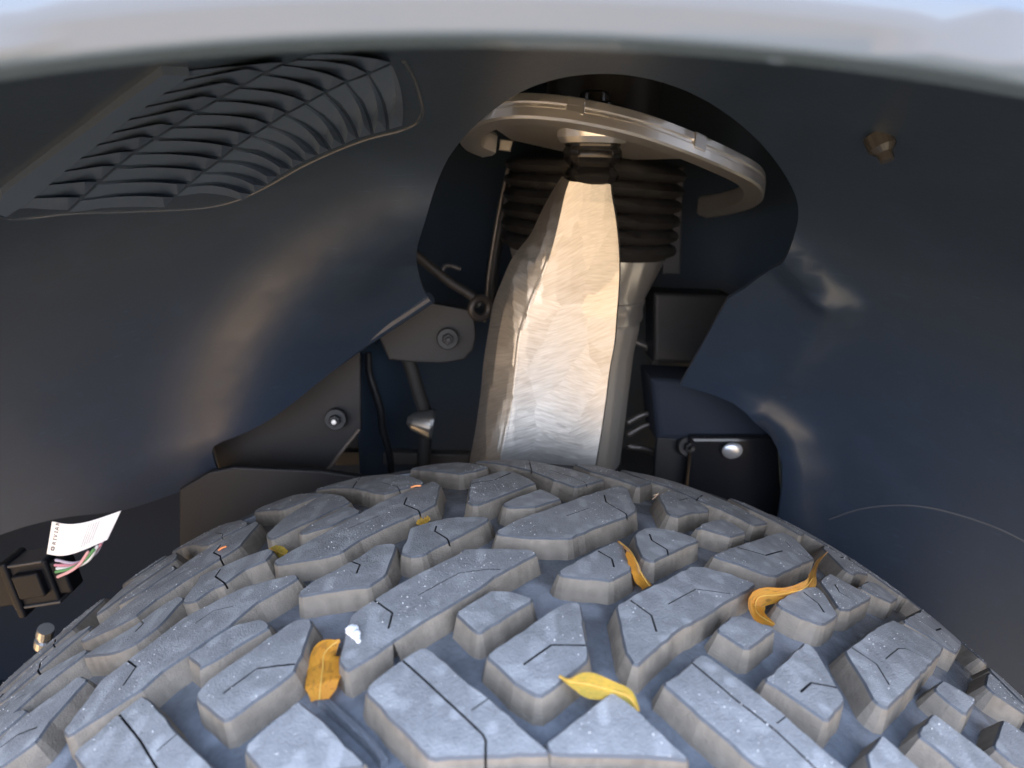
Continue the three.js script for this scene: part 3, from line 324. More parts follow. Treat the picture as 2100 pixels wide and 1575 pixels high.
function domeLift(u, v, d) { let h = 0; for (const l of D.ridges) h += 0.007 * Math.exp(-((segDist(u, v, l) / 0.017) ** 2)); h += 0.016 * Math.exp(-((segDist(u, v, D.streakRidge) / 0.048) ** 2)); return domePoint(u, v, d - h); }  // moulded ridges, plus a broad swell added to catch a warm reflected streak
const liner = (() => {
  const inner = D.linerInner, rim = [], a1 = 118 * Math.PI / 180;
  const last = inner[inner.length - 1], first = inner[0];
  for (let i = 0; i <= 60; i++) { const a = a1 - i / 60 * (a1 + 1.16); rim.push([0.995 * Math.sin(a), 0.995 * Math.cos(a)]); }
  const outer = [...inner, [0.62 * Math.sin(a1), 0.62 * Math.cos(a1)], ...rim];
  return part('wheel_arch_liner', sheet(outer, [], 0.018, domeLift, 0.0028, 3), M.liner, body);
})();
{
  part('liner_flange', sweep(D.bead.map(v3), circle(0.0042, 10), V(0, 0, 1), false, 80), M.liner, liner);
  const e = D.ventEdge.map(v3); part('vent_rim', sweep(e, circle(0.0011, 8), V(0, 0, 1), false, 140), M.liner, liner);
  part('vent_band', sheet(D.strip.slice().reverse(), [], 0.012, (u, v, d) => domePoint(u, v, d - 0.0035), 0.004, 3), M.vane, liner);
  for (const q of D.vanes) { // each louvre: standing proud along its upper edge, flush along its lower edge
    const P = q.map(v3), s = new Soup(), pick = k => new THREE.CatmullRomCurve3([0, 1, 2, 3].map(i => P[3 * i + k])), fine = k => { const c = pick(k); return Array.from({ length: 11 }, (_, i) => c.getPoint(i / 10)); }, a = fine(0), b = fine(1), c = fine(2);
    for (let i = 0; i < 10; i++) { s.quad(a[i], a[i + 1], b[i + 1], b[i]); s.quad(b[i], b[i + 1], c[i + 1], c[i]); }
    s.tri(a[10], c[10], b[10]); s.tri(a[0], b[0], c[0]);
    part('louvre_vane', toCreasedNormals(s.geo(), 0.5), M.vane, liner);
  }
  const c = v3(D.clip).add(V(-0.001, -0.004, 0.003)); part('liner_clip', turned(c.clone().add(V(-0.002, 0.006, -0.003)), c.clone().add(V(0.001, -0.005, 0.003)), [[0, 0], [0, 0.0065], [0.5, 0.006], [0.7, 0.0035], [1, 0.003], [1, 0]], 20), phys({ color: lin(0.03, 0.03, 0.03), roughness: 0.15 }), liner);
  part('liner_crease', sweep(D.crease.map(v3), circle(0.0008, 6), V(0, 0, 1), false, 60), std({ color: lin(0.05, 0.055, 0.065), roughness: 0.6 }), liner);
}
// what shows behind the liner
{
  const p = D.parts;
  const tower = (() => { // dark housing round the strut, open towards the wheel
    const s = new Soup(), c = V(0.085, 0, -0.30), R = 0.20, n = 32, y0 = 0.28, y1 = 0.70;
    for (let i = 0; i < n; i++) { const a = Math.PI * (0.98 + 1.04 * i / n), b = Math.PI * (0.98 + 1.04 * (i + 1) / n), q = (t, y) => V(c.x + R * Math.cos(t) * 1.05, y, c.z + R * Math.sin(t)); s.quad(q(a, y0), q(b, y0), q(b, y1), q(a, y1)); s.tri(q(a, y1), q(b, y1), V(c.x, y1, c.z)); }
    return toCreasedNormals(s.geo(), 0.5); })();
  part('strut_tower', tower, std({ color: lin(0.045, 0.072, 0.11), roughness: 0.5 }), body);
  part('splash_panel', plate(p.panelA, 0.003), M.brown, body);
  part('rounded_bracket', plate(p.panelB, 0.004), M.darkMetal, body);
  part('lower_panel', plate(p.panelC, 0.004), M.brown, body);
  part('inner_bracket', plate(p.panelE, 0.004), M.darkMetal, body);
  part('black_cover', plate(p.panelD, 0.006, 0.004), phys({ color: lin(0.012, 0.013, 0.016), roughness: 0.2 }), body);
  part('glint_button', new THREE.SphereGeometry(1, 24, 16).scale(0.009, 0.0075, 0.003).translate(...p.glint), std({ color: lin(0.5, 0.53, 0.57), roughness: 0.3, metalness: 0.7 }), body);  // added bright button standing in for a glint on the glossy cover
  part('frame_rail', plate(p.rail, 0.01), std({ color: lin(0.09, 0.08, 0.07), roughness: 0.5 }), body);
  part('control_box', plate(p.box, 0.03, 0.004), M.darkMetal, body);
  part('black_housing', plate(p.box2, 0.04, 0.006), M.cavity, body);
  part('rail_flange', capTube([[p.panelA[9][0], p.panelA[9][1], -0.260], [lerp(p.panelA[9][0], p.panelA[7][0], 0.15), p.panelA[9][1] + 0.004, -0.259], p.panelA[8].slice(0, 2).concat(-0.259), p.panelA[7].slice(0, 2).concat(-0.259), p.panelA[6].slice(0, 2).concat(-0.259), p.panelA[5].slice(0, 2).concat(-0.259)], 0.0014, 8), std({ color: lin(0.12, 0.10, 0.085), roughness: 0.4 }), body);
  const dir = V(0.1, 0.15, 1).normalize();
  for (const k of [0, 1, 2]) { const g = hexBolt(v3(p.boltA[k]), dir, 0.0048); const w = part('bolt', g[0], M.darkMetal, body); part('bolt_head', g[1], M.darkMetal, w); part('bolt_stud', g[2], k ? M.darkMetal : M.zinc, w); }
  part('brake_hose', tube(p.hose1, 0.0035), M.rubber, body);
  part('cable_sleeve', tube(p.hose2, 0.0065), std({ color: lin(0.03, 0.028, 0.025), roughness: 0.7 }), body);
  const c0 = v3(p.cone[1]), c1 = v3(p.cone[0]);
  part('metal_bushing', turned(c0, c1.clone().add(V(0, -0.012, 0)), [[0, 0], [0, 0.003], [0.2, 0.008], [0.9, 0.0135], [1, 0.013], [1, 0]], 28), std({ color: lin(0.3, 0.3, 0.29), roughness: 0.3, metalness: 0.8 }), body);
  part('dark_strut', tube(p.rod, 0.006), std({ color: lin(0.03, 0.03, 0.032), roughness: 0.4 }), body);
  part('thin_rod', tube(p.rod2, 0.0016), std({ color: lin(0.22, 0.2, 0.18), roughness: 0.4, metalness: 0.5 }), body);
  part('sensor_cable', tube(p.cable, 0.004), std({ color: lin(0.02, 0.02, 0.022), roughness: 0.6 }), body);
  part('sensor_cable', tube(p.cable2, 0.002), std({ color: lin(0.05, 0.05, 0.055), roughness: 0.5 }), body);
  part('orange_wire', capTube(p.orange, 0.0012), std({ color: lin(0.5, 0.16, 0.06), roughness: 0.5 }), body);
  part('cable_clip', new THREE.TorusGeometry(0.008, 0.0032, 10, 24).rotateY(0.5).translate(...p.loop), std({ color: lin(0.035, 0.03, 0.028), roughness: 0.45 }), body);
  part('tower_strip', plate(p.strip, 0.004), std({ color: lin(0.03, 0.034, 0.042), roughness: 0.45 }), body);
  part('bent_tube', tube(p.gtube, 0.003), std({ color: lin(0.2, 0.19, 0.18), roughness: 0.35, metalness: 0.6 }), body);
  for (const l of p.fold) part('sheet_fold', capTube(l, 0.003, 8), std({ color: lin(0.12, 0.11, 0.10), roughness: 0.35, metalness: 0.5 }), body);
  part('hub_nut', turned(v3(p.nut[0]).add(V(-0.004, -0.008, 0)), v3(p.nut[0]).add(V(0.004, 0.01, 0.004)), [[0, 0], [0, 0.006], [0.35, 0.006], [0.4, 0.0045], [0.6, 0.0045], [0.62, 0.006], [0.95, 0.0055], [1, 0]], 16), M.zinc, body);
}

// ---------------------------------------------------------------- strut
const strut = thing('air_spring_strut', 'upright silver strut body with flared collar under black ribbed bellows, behind the bare metal arm', 'suspension strut');
{
  const a = v3(D.strutBot), b = v3(D.strutTop);
  const al = std({ color: lin(0.52, 0.51, 0.48), roughness: 0.42, metalness: 0.75, bumpMap: grainTex, bumpScale: 0.0002 });
  part('strut_body', turned(a, b, [[-0.35, 0.0], [-0.35, 0.0495], [0.4, 0.0495], [0.48, 0.0515], [0.505, 0.0515], [0.515, 0.0500]], 64), al, strut);
  part('collar', turned(a, b, [[0.512, 0.048], [0.515, 0.0525], [0.525, 0.0535], [0.555, 0.0525], [0.58, 0.0535], [0.585, 0.0525], [0.60, 0.054], [0.625, 0.0565], [0.70, 0.0640], [0.725, 0.0655], [0.735, 0.0645], [0.735, 0.05]], 64), std({ color: lin(0.66, 0.66, 0.65), roughness: 0.28, metalness: 0.85 }), strut);
  const bell = [[0.70, 0.05], [0.72, 0.066]]; for (let i = 0; i < 6; i++) { const s = 0.725 + i * 0.045; bell.push([s, 0.0665], [s + 0.010, 0.0725], [s + 0.022, 0.0742], [s + 0.034, 0.0725], [s + 0.044, 0.0672]); } bell.push([1.0, 0.064], [1.02, 0.05], [1.02, 0]);
  part('bellows', turned(a, b, bell, 64, 0.9), M.bellows, strut);
  part('clamp_ring', turned(a, b, [[-0.012, 0.049], [-0.012, 0.0518], [0.012, 0.0518], [0.012, 0.049]], 64), M.rubber, strut);
  part('top_mount', turned(a, b, [[1.02, 0.0], [1.02, 0.045], [1.28, 0.045], [1.28, 0]], 40), M.darkMetal, strut);
}
seat(strut, 0.06, 0.25, -0.30);

// ---------------------------------------------------------------- steering knuckle
const knuckle = thing('steering_knuckle', 'bare brushed aluminium upright arm with ground facets rising behind the tyre', 'steering knuckle');
{
  const N = 72, K = D.knuckle, cv = k => new THREE.CatmullRomCurve3(K.map(s => v3(s[k]))), cL = cv(0), cM = cv(1), cR = cv(2), S = [];
  for (let i = 0; i <= N; i++) { const t = i / N, l = cL.getPoint(t), m = cM.getPoint(t), r = cR.getPoint(t), sec = [];
    const back = 0.042;
    const bl = l.clone().add(V(0.012, 0, -0.03)), br = r.clone().add(V(-0.002, 0, -back)), r2 = r.clone().add(V(0.0016, 0, -0.0035));
    const seg = (a, b, n, bow) => { for (let k = 0; k < n; k++) { const q = a.clone().lerp(b, k / n); q.z += bow * Math.sin(Math.PI * k / n); sec.push(q); } };
    const mL = m.clone().lerp(l, 0.08), mR = m.clone().lerp(r, 0.03); mR.z += 0.0003;
    seg(l, mL, 12, 0.003); seg(mL, mR, 3, 0.0008); seg(mR, r, 26, 0.0022); seg(r, r2, 2, 0.0003); seg(r2, br, 8, 0); seg(br, bl, 8, 0); seg(bl, l, 6, 0);
    sec.forEach((q, k) => { if (k < 41) q.z += 0.0003 * (N16(k * 0.16 + 3, t * 7) - 0.5); });
    S.push(sec); }
  const s = new Soup(), m = S[0].length, per = [0]; for (let k = 0; k < m; k++) per.push(per[k] + S[50][k].distanceTo(S[50][(k + 1) % m])); let run = [0]; for (let i = 0; i < N; i++) run.push(run[i] + S[i][20].distanceTo(S[i + 1][20]));
  for (let i = 0; i < N; i++) for (let k = 0; k < m; k++) { const l = (k + 1) % m, T = (a, b) => [per[a] / 0.2, 1 - run[b] / 0.3]; s.quad(S[i][k], S[i + 1][k], S[i + 1][l], S[i][l], null, [T(k, i), T(k, i + 1), T(k + 1, i + 1), T(k + 1, i)]); }
  const c = S[0].reduce((a, b) => a.clone().add(b), V(0, 0, 0)).multiplyScalar(1 / m); for (let k = 0; k < m; k++) s.tri(c, S[0][k], S[0][(k + 1) % m]);
  // ground finish: patches, each with its own direction of fine scratches
  const R = makeRng(33), W = 1024, H = 1536, seeds = Array.from({ length: 46 }, () => ({ x: R(), y: R(), a: (R() - 0.5) * 0.9 + 0.1, k: R(), o: R() * 50, l: R() }));
  const info = (x, y) => { const wx = x + 0.03 * (N16(x * 24, y * 24) - 0.5), wy = y + 0.03 * (N16(x * 24 + 7, y * 24) - 0.5); let b = 9, q = seeds[0]; for (const e of seeds) { const d = ((e.x - wx) * 0.9) ** 2 + ((e.y - wy) * 1.1) ** 2; if (d < b) { b = d; q = e; } } return q; };
  const nrm = new Float32Array(W * H * 2), rough = new Uint8Array(W * H), tint = new Uint8Array(W * H);
  for (let j = 0; j < H; j++) for (let i = 0; i < W; i++) { const x = i / W, y = j / H, q = info(x, y), ca = Math.cos(q.a), sa = Math.sin(q.a), px = i * 0.195, py = j * 0.195, u = px * ca + py * sa + 2.5 * Math.sin(py * 0.08 + q.o), v = -px * sa + py * ca; // in mm
    const sc = 0.55 * N256(u * 0.22 + q.o, v * 3.4) + 0.45 * N128(u * 0.10, v * 1.8 + q.o), k = j * W + i, w = 0.032 * (sc - 0.5);
    nrm[2 * k] = 0.006 * (q.k - 0.5) - sa * w; nrm[2 * k + 1] = 0.010 * (q.l - 0.5) + ca * w; rough[k] = 255 * clamp(0.34 + 0.07 * q.k + 0.14 * (sc - 0.5), 0, 1); tint[k] = 255 * clamp(0.86 + 0.06 * q.l + 0.16 * (sc - 0.5), 0, 1); }
  const mk = (a, srgb) => tex(W, H, (x, y, i, j) => a[j * W + i] / 255, srgb), nt = tex(W, H, (x, y, i, j) => { const k = j * W + i; return [0.5 + 0.5 * nrm[2 * k], 0.5 + 0.5 * nrm[2 * k + 1], 0.98]; });
  part('machined_casting', toCreasedNormals(s.geo(), 0.5), std({ color: lin(0.60, 0.575, 0.53), map: mk(tint, true), roughness: 1, roughnessMap: mk(rough), metalness: 0.92, normalMap: nt, name: 'ground_aluminium' }), knuckle);
}
seat(knuckle, 0.03, 0.35, -0.19);

// ---------------------------------------------------------------- upper control arm with its ball joint
const arm = thing('upper_control_arm', 'curved cast aluminium control arm with black ribbed ball joint boot, above the upright metal arm', 'control arm');
{
  const P = D.arm.map(v3), up = V(0.11, 0.95, -0.28).normalize();
  part('arm_rim', sweep(P, [[-0.009, -0.006], [-0.006, -0.0075], [0.004, -0.0075], [0.0055, -0.0062], [0.0058, -0.001], [0.0045, 0.0003], [0.0048, 0.0018], [0.0058, 0.0026], [0.0052, 0.0072], [0.003, 0.0085], [-0.007, 0.0085], [-0.009, 0.006]], up, false, 150, 0.5), M.cast, arm);
  const bj = v3(D.ball[0]), bt = v3(D.ball[1]), ax = bt.clone().sub(bj).normalize(), at = t => bj.clone().addScaledVector(ax, t);
  part('joint_boss', turned(at(0.022), at(0.04), [[0, 0], [0, 0.021], [0.2, 0.0235], [0.8, 0.0235], [1, 0.02], [1, 0]], 40), M.cast, arm);
  const pr = [[0, 0], [0, 0.0125], [0.06, 0.0165], [0.2, 0.0192], [0.34, 0.0165], [0.42, 0.0142], [0.5, 0.0165], [0.64, 0.0198], [0.8, 0.0195], [0.9, 0.0178], [0.95, 0.0185], [1, 0.0180], [1, 0]];
  part('boot', turned(at(-0.004), at(0.0225), pr, 48, 0.9), phys({ color: lin(0.010, 0.010, 0.011), roughness: 0.22 }), arm);
  part('joint_cap', turned(at(0.04), at(0.054), [[0, 0], [0, 0.013], [0.5, 0.0125], [0.55, 0.010], [0.9, 0.0095], [1, 0.008], [1, 0]], 32), phys({ color: lin(0.02, 0.02, 0.02), roughness: 0.25 }), arm);
  // web between rim and boss
  const web = plate([D.arm[3], D.arm[5], D.arm[7], D.arm[9], [0.10, 0.612, -0.235], [0.045, 0.618, -0.235], [0.01, 0.62, -0.22]].map(q => [q[0], q[1] - 0.002, q[2] - 0.004]), 0.004, 0.001); part('arm_web', web, M.cast, arm);
  for (const [k, t] of [[5, 0.5], [8, 0.25]]) { const q = P[k].clone().lerp(P[k + 1], t), d = P[k + 1].clone().sub(P[k]).normalize(), b = new THREE.Matrix4().makeBasis(d, up, d.clone().cross(up)); part('casting_lug', box(0.012, 0.011, 0.0032, 0.0012, q.clone().addScaledVector(d.clone().cross(up), 0.0050).addScaledVector(up, 0.0025), b), M.cast, arm); }
  for (const [px, w] of D.posts) part('arm_post', plate(px, w, 0.001), std({ color: lin(0.3, 0.29, 0.27), roughness: 0.5, metalness: 0.6 }), arm);
}
seat(arm, 0.06, 0.60, -0.20);

// ---------------------------------------------------------------- tyre
const RT = 0.43, CROWN = 0.010, TREAD = 0.0102;
const rAt = w => RT - CROWN * Math.pow(Math.abs(clamp(w, -0.14, 0.14)) / 0.12, 2.5);
const onTyre = (u, w, r) => V(r * Math.sin(u / RT), r * Math.cos(u / RT), w);
const tyreN = (u, w) => { const d = (rAt(w + 0.0005) - rAt(w - 0.0005)) / 0.001; return V(Math.sin(u / RT), Math.cos(u / RT), -d).normalize(); };
const tyre = thing('tyre', 'black all-terrain tyre with chunky dusty tread blocks filling the wheel arch', 'tyre');
const grit = [];
{
  const half = [[0.1235, rAt(0.12) - 0.0045], [0.1265, rAt(0.12) - 0.0035], [0.1295, rAt(0.12) - 0.006], [0.132, 0.400], [0.1365, 0.372], [0.1385, 0.345], [0.136, 0.315], [0.128, 0.285], [0.112, 0.262], [0.108, 0.256]];
  const prof = [half[0].slice().map((v, i) => i ? v : -v)];
  for (let i = 0; i <= 24; i++) { const w = -0.1205 + 0.241 * i / 24; prof.push([w, rAt(w) - TREAD]); }
  prof.push(half[0]);
  const revolve = (pf, seg, smooth) => { const s = new Soup(); let run = 0; for (let k = 0; k + 1 < pf.length; k++) { const [z0, r0] = pf[k], [z1, r1] = pf[k + 1], e = Math.hypot(z1 - z0, r1 - r0); for (let i = 0; i < seg; i++) { const a = i / seg * 2 * Math.PI, b = (i + 1) / seg * 2 * Math.PI, q = (t, r, z) => V(r * Math.sin(t), r * Math.cos(t), z); s.quad(q(a, r0, z0), q(a, r1, z1), q(b, r1, z1), q(b, r0, z0), null, [[a * RT * 10, run * 10], [a * RT * 10, (run + e) * 10], [b * RT * 10, (run + e) * 10], [b * RT * 10, run * 10]]); } run += e; } return toCreasedNormals(s.geo(), smooth); };
  part('carcass', revolve(prof.slice().reverse(), 240, 0.5), M.rubberFloor, tyre);
  part('sidewall', revolve(half.slice().reverse(), 160, 0.5), M.sidewall, tyre);
  part('sidewall', revolve(half.map(([z, r]) => [-z, r]), 160, 0.5), M.sidewall, tyre);
  part('wheel_rim', revolve([[0.112, 0.262], [0.118, 0.25], [0.1, 0.24], [0.05, 0.235], [0.045, 0.08], [0.06, 0.07], [0.062, 0.0001]].reverse(), 96, 0.4), std({ color: lin(0.05, 0.05, 0.052), roughness: 0.35, metalness: 0.6, side: THREE.DoubleSide }), tyre);
}
const ev = new Evaluator(); ev.attributes = ['position', 'normal', 'uv']; ev.useGroups = true;
const cornerCut = (q, r) => { const o = []; q.forEach((p, i) => { const a = q[(i + q.length - 1) % q.length], b = q[(i + 1) % q.length], la = Math.hypot(a[0] - p[0], a[1] - p[1]), lb = Math.hypot(b[0] - p[0], b[1] - p[1]), turn = Math.abs(Math.atan2((p[0] - a[0]) * (b[1] - p[1]) - (p[1] - a[1]) * (b[0] - p[0]), (p[0] - a[0]) * (b[0] - p[0]) + (p[1] - a[1]) * (b[1] - p[1]))); if (turn < 0.35) { o.push(p); return; } const ta = Math.min(r, la * 0.3) / la, tb = Math.min(r, lb * 0.3) / lb; o.push([lerp(p[0], a[0], ta), lerp(p[1], a[1], ta)], [lerp(p[0], b[0], tb), lerp(p[1], b[1], tb)]); }); return o; };
const offsetLoop = (q, d) => q.map((p, i) => { const a = q[(i + q.length - 1) % q.length], b = q[(i + 1) % q.length]; let n1 = [p[1] - a[1], a[0] - p[0]], n2 = [b[1] - p[1], p[0] - b[0]]; const l1 = Math.hypot(...n1) || 1, l2 = Math.hypot(...n2) || 1; let nx = n1[0] / l1 + n2[0] / l2, ny = n1[1] / l1 + n2[1] / l2; const l = nx * nx + ny * ny; const k = l < 0.4 ? 2 / Math.max(l, 0.15) * 0.6 : 2 / l; return [p[0] + nx * k * d, p[1] + ny * k * d]; });
const LIFT = { C: 0, B: 0 };
function blockGeo(poly, L) { // poly in metres along the tread (u) and across it (w), counter-clockwise
  const top = offsetLoop(cornerCut(poly, 0.0012), -0.0002), rg = region(top, [], L), s = new Soup();
  for (const i of rg.loops[0]) { const p = rg.pts[i]; p[0] += 0.0009 * (N64(p[0] * 700 + 60, p[1] * 700 + 60) - 0.5); p[1] += 0.0009 * (N64(p[0] * 700 + 20, p[1] * 700 + 95) - 0.5); }
  const loop = rg.loops[0].map(i => rg.pts[i]), r1 = offsetLoop(loop, 0.0008), jig = makeRng(Math.round(poly[0][0] * 1e5) ^ 77), r2 = offsetLoop(loop, 0.0030 + 0.0012 * jig()), ou = jig(), ow = jig();
  const TU = p => [p[0] * 10 + ou, p[1] * 10 + ow], B = TREAD + 0.0012;
  const P = rg.pts.map(p => onTyre(p[0], p[1], rAt(p[1]))), Nn = rg.pts.map(p => tyreN(p[0], p[1])), Q = rg.pts.map((p, i) => { const q = i < loop.length ? r2[i] : p; return onTyre(q[0], q[1], rAt(q[1]) - B); });
  // +u runs clockwise seen from +z, so counter-clockwise in (u, w) faces inwards: wind the other way
  for (const [a, b, c] of rg.tris) s.tri(P[a], P[c], P[b], Nn[a], Nn[c], Nn[b], TU(rg.pts[a]), TU(rg.pts[c]), TU(rg.pts[b]));
  const R1 = r1.map(p => onTyre(p[0], p[1], rAt(p[1]) - 0.0009)), n = loop.length;
  s.group(0);
  for (let i = 0; i < n; i++) { const j = (i + 1) % n; s.quad(P[i], P[j], R1[j], R1[i], null, [TU(loop[i]), TU(loop[j]), TU(r1[j]), TU(r1[i])]); }
  s.group(2); let run = 0;
  for (let i = 0; i < n; i++) { const j = (i + 1) % n, e = Math.hypot(loop[j][0] - loop[i][0], loop[j][1] - loop[i][1]); s.quad(R1[i], R1[j], Q[j], Q[i], null, [[run * 10 + ou, ow], [(run + e) * 10 + ou, ow], [(run + e) * 10 + ou, ow + 0.14], [run * 10 + ou, ow + 0.14]]); run += e; }
  for (const [a, b, c] of rg.tris) s.tri(Q[a], Q[b], Q[c]);
  s.group(1); return { geo: s.geo(), rg, P, Nn };
}
function slitGeo(line, wd, depth) { // a thin cutter along a line on the tread
  const l = [], r = []; line.forEach((p, i) => { const a = line[Math.max(0, i - 1)], b = line[Math.min(line.length - 1, i + 1)], dx = b[0] - a[0], dy = b[1] - a[1], k = Math.hypot(dx, dy); l.push([p[0] - dy / k * wd / 2, p[1] + dx / k * wd / 2]); r.push([p[0] + dy / k * wd / 2, p[1] - dx / k * wd / 2]); });
  const s = new Soup(), up = p => onTyre(p[0], p[1], rAt(p[1]) + 0.003), dn = p => onTyre(p[0], p[1], rAt(p[1]) - depth), n = line.length;
  for (let i = 0; i + 1 < n; i++) { const j = i + 1; s.quad(up(l[i]), up(l[j]), up(r[j]), up(r[i])); s.quad(dn(l[i]), dn(r[i]), dn(r[j]), dn(l[j])); s.quad(up(l[i]), dn(l[i]), dn(l[j]), up(l[j])); s.quad(up(r[i]), up(r[j]), dn(r[j]), dn(r[i])); }
  s.quad(up(l[0]), up(r[0]), dn(r[0]), dn(l[0])); s.quad(up(l[n - 1]), dn(l[n - 1]), dn(r[n - 1]), up(r[n - 1])); s.group(0); return s.geo();
}
const farBlocks = [];
function blk(type, seen, poly, slits) {
  const q = poly.map(p => [p[0] / 1000, p[1] / 1000]);
  if (!seen) { farBlocks.push(q); return; }
  const b = blockGeo(q, 0.0052); let geo = b.geo, mats = [M.rubberTop, M.rubberSide, M.rubberEdge];
  slits.forEach((l, i) => { let line = l.map(p => [p[0] / 1000, p[1] / 1000]); const den = []; for (let k = 0; k + 1 < line.length; k++) { const a = line[k], c = line[k + 1], m = Math.max(1, Math.ceil(Math.hypot(c[0] - a[0], c[1] - a[1]) / 0.008)); for (let t = 0; t < m; t++) den.push([lerp(a[0], c[0], t / m), lerp(a[1], c[1], t / m)]); } den.push(line[line.length - 1]);
    const A = new Brush(geo, mats), Bq = new Brush(slitGeo(den, i ? 0.0005 : 0.0009, i ? 0.004 : 0.009), M.slit); A.updateMatrixWorld(); Bq.updateMatrixWorld();
    const r = ev.evaluate(A, Bq, SUBTRACTION); geo = r.geometry; mats = Array.isArray(r.material) ? r.material : [r.material]; });
  part('tread_block', geo, mats, tyre);
  for (const [a, c, d] of b.rg.tris) { const ar = b.P[c].clone().sub(b.P[a]).cross(b.P[d].clone().sub(b.P[a])).length() / 2; const k = ar * 0.9e5 * sstep(0.35, 0.8, N16(b.rg.pts[a][0] * 60 + 40, b.rg.pts[a][1] * 60 + 40)) * 2; let n = Math.floor(k) + (rnd() < k % 1 ? 1 : 0); while (n--) { let x = rnd(), y = rnd(); if (x + y > 1) { x = 1 - x; y = 1 - y; } grit.push([b.P[a].clone().addScaledVector(b.P[c].clone().sub(b.P[a]), x).addScaledVector(b.P[d].clone().sub(b.P[a]), y), b.Nn[a]]); } }
}
blk('AL',1,[[-346.3,-120.3],[-330.2,-122.1],[-314.5,-123.3],[-298.6,-115.8],[-281.1,-101.7],[-270.6,-87.3],[-267.2,-79.3],[-281.5,-74.5],[-288.8,-70.8],[-296.3,-76.4],[-313.2,-95.2],[-333.1,-112.7]],[[[-315.5,-124.3],[-314.1,-95.8]],[[-296.2,-95.1],[-283.8,-80.6],[-280.8,-72.2]]]);
blk('AL',1,[[-236.0,-120.3],[-219.9,-122.1],[-204.1,-123.3],[-188.3,-115.8],[-170.8,-101.7],[-160.2,-87.3],[-156.9,-79.3],[-171.1,-74.5],[-178.5,-70.8],[-186.0,-76.4],[-202.8,-95.2],[-222.7,-112.7]],[[[-205.2,-124.3],[-203.7,-95.8]],[[-185.9,-95.1],[-173.4,-80.6],[-170.5,-72.2]]]);
blk('AL',1,[[-125.7,-120.3],[-109.6,-122.1],[-93.8,-123.3],[-78.0,-115.8],[-60.4,-101.7],[-49.9,-87.3],[-46.6,-79.3],[-60.8,-74.5],[-68.1,-70.8],[-75.7,-76.4],[-92.5,-95.2],[-112.4,-112.7]],[[[-94.8,-124.3],[-93.4,-95.8]],[[-75.5,-95.1],[-63.1,-80.6],[-60.1,-72.2]]]);
blk('AL',1,[[7.9,-125.0],[18.8,-124.2],[34.7,-112.3],[49.6,-100.4],[62.2,-87.7],[50.2,-75.5],[42.3,-68.4],[31.1,-78.6],[18.4,-96.0],[-0.1,-113.5],[-17.4,-125.0]],[[[18.5,-125.4],[18.3,-94.7]],[[30.3,-99.2],[48.7,-79.3],[49.9,-74.3]]]);
blk('AL',1,[[80.3,-123.1],[101.4,-122.6],[119.4,-119.5],[134.2,-110.1],[153.2,-98.0],[167.0,-79.5],[153.0,-65.7],[149.1,-63.7],[135.6,-75.3],[120.8,-82.5],[105.5,-99.1],[91.7,-105.5]],[[[129.6,-98.2],[118.8,-80.1]]]);
blk('AL',1,[[190.7,-123.1],[211.7,-122.6],[229.8,-119.5],[244.6,-110.1],[263.5,-98.0],[277.4,-79.5],[263.4,-65.7],[259.4,-63.7],[246.0,-75.3],[231.1,-82.5],[215.8,-99.1],[202.1,-105.5]],[[[240.0,-98.2],[229.1,-80.1]]]);
blk('AL',1,[[301.0,-123.1],[322.1,-122.6],[340.1,-119.5],[354.9,-110.1],[373.9,-98.0],[387.7,-79.5],[373.7,-65.7],[369.8,-63.7],[356.3,-75.3],[341.4,-82.5],[326.1,-99.1],[312.4,-105.5]],[[[350.3,-98.2],[339.5,-80.1]]]);
blk('AL',0,[[411.3,-123.1],[432.4,-122.6],[450.4,-119.5],[465.2,-110.1],[484.2,-98.0],[498.0,-79.5],[484.0,-65.7],[480.1,-63.7],[466.6,-75.3],[451.8,-82.5],[436.5,-99.1],[422.7,-105.5]],[[[460.6,-98.2],[449.8,-80.1]]]);
blk('AS',1,[[-280.9,-120.8],[-272.6,-125.0],[-255.2,-125.0],[-249.3,-124.3],[-236.6,-114.0],[-229.8,-104.8],[-237.7,-97.5],[-246.1,-92.8],[-259.0,-102.0],[-270.4,-111.4]],[]);
blk('AS',1,[[-167.8,-115.9],[-165.7,-125.0],[-142.4,-125.0],[-123.7,-108.4],[-113.0,-98.8],[-125.8,-93.5],[-136.4,-88.6],[-153.0,-103.2]],[]);
blk('AS',1,[[-60.2,-120.8],[-51.9,-125.0],[-34.5,-125.0],[-28.7,-124.3],[-15.9,-114.0],[-9.1,-104.8],[-17.0,-97.5],[-25.4,-92.8],[-38.4,-102.0],[-49.7,-111.4]],[]);
blk('AS',1,[[49.1,-122.1],[63.0,-124.5],[78.4,-114.7],[95.6,-100.0],[83.3,-84.3],[73.6,-93.5],[56.5,-106.0]],[]);
blk('AS',1,[[159.4,-122.1],[173.3,-124.5],[188.7,-114.7],[206.0,-100.0],[193.6,-84.3],[184.0,-93.5],[166.9,-106.0]],[]);
blk('AS',1,[[269.8,-122.1],[283.7,-124.5],[299.0,-114.7],[316.3,-100.0],[304.0,-84.3],[294.3,-93.5],[277.2,-106.0]],[]);
blk('AS',0,[[380.1,-122.1],[394.0,-124.5],[409.4,-114.7],[426.7,-100.0],[414.3,-84.3],[404.6,-93.5],[387.5,-106.0]],[]);
blk('AS',0,[[490.4,-122.1],[504.3,-124.5],[519.7,-114.7],[537.0,-100.0],[524.6,-84.3],[515.0,-93.5],[497.9,-106.0]],[]);
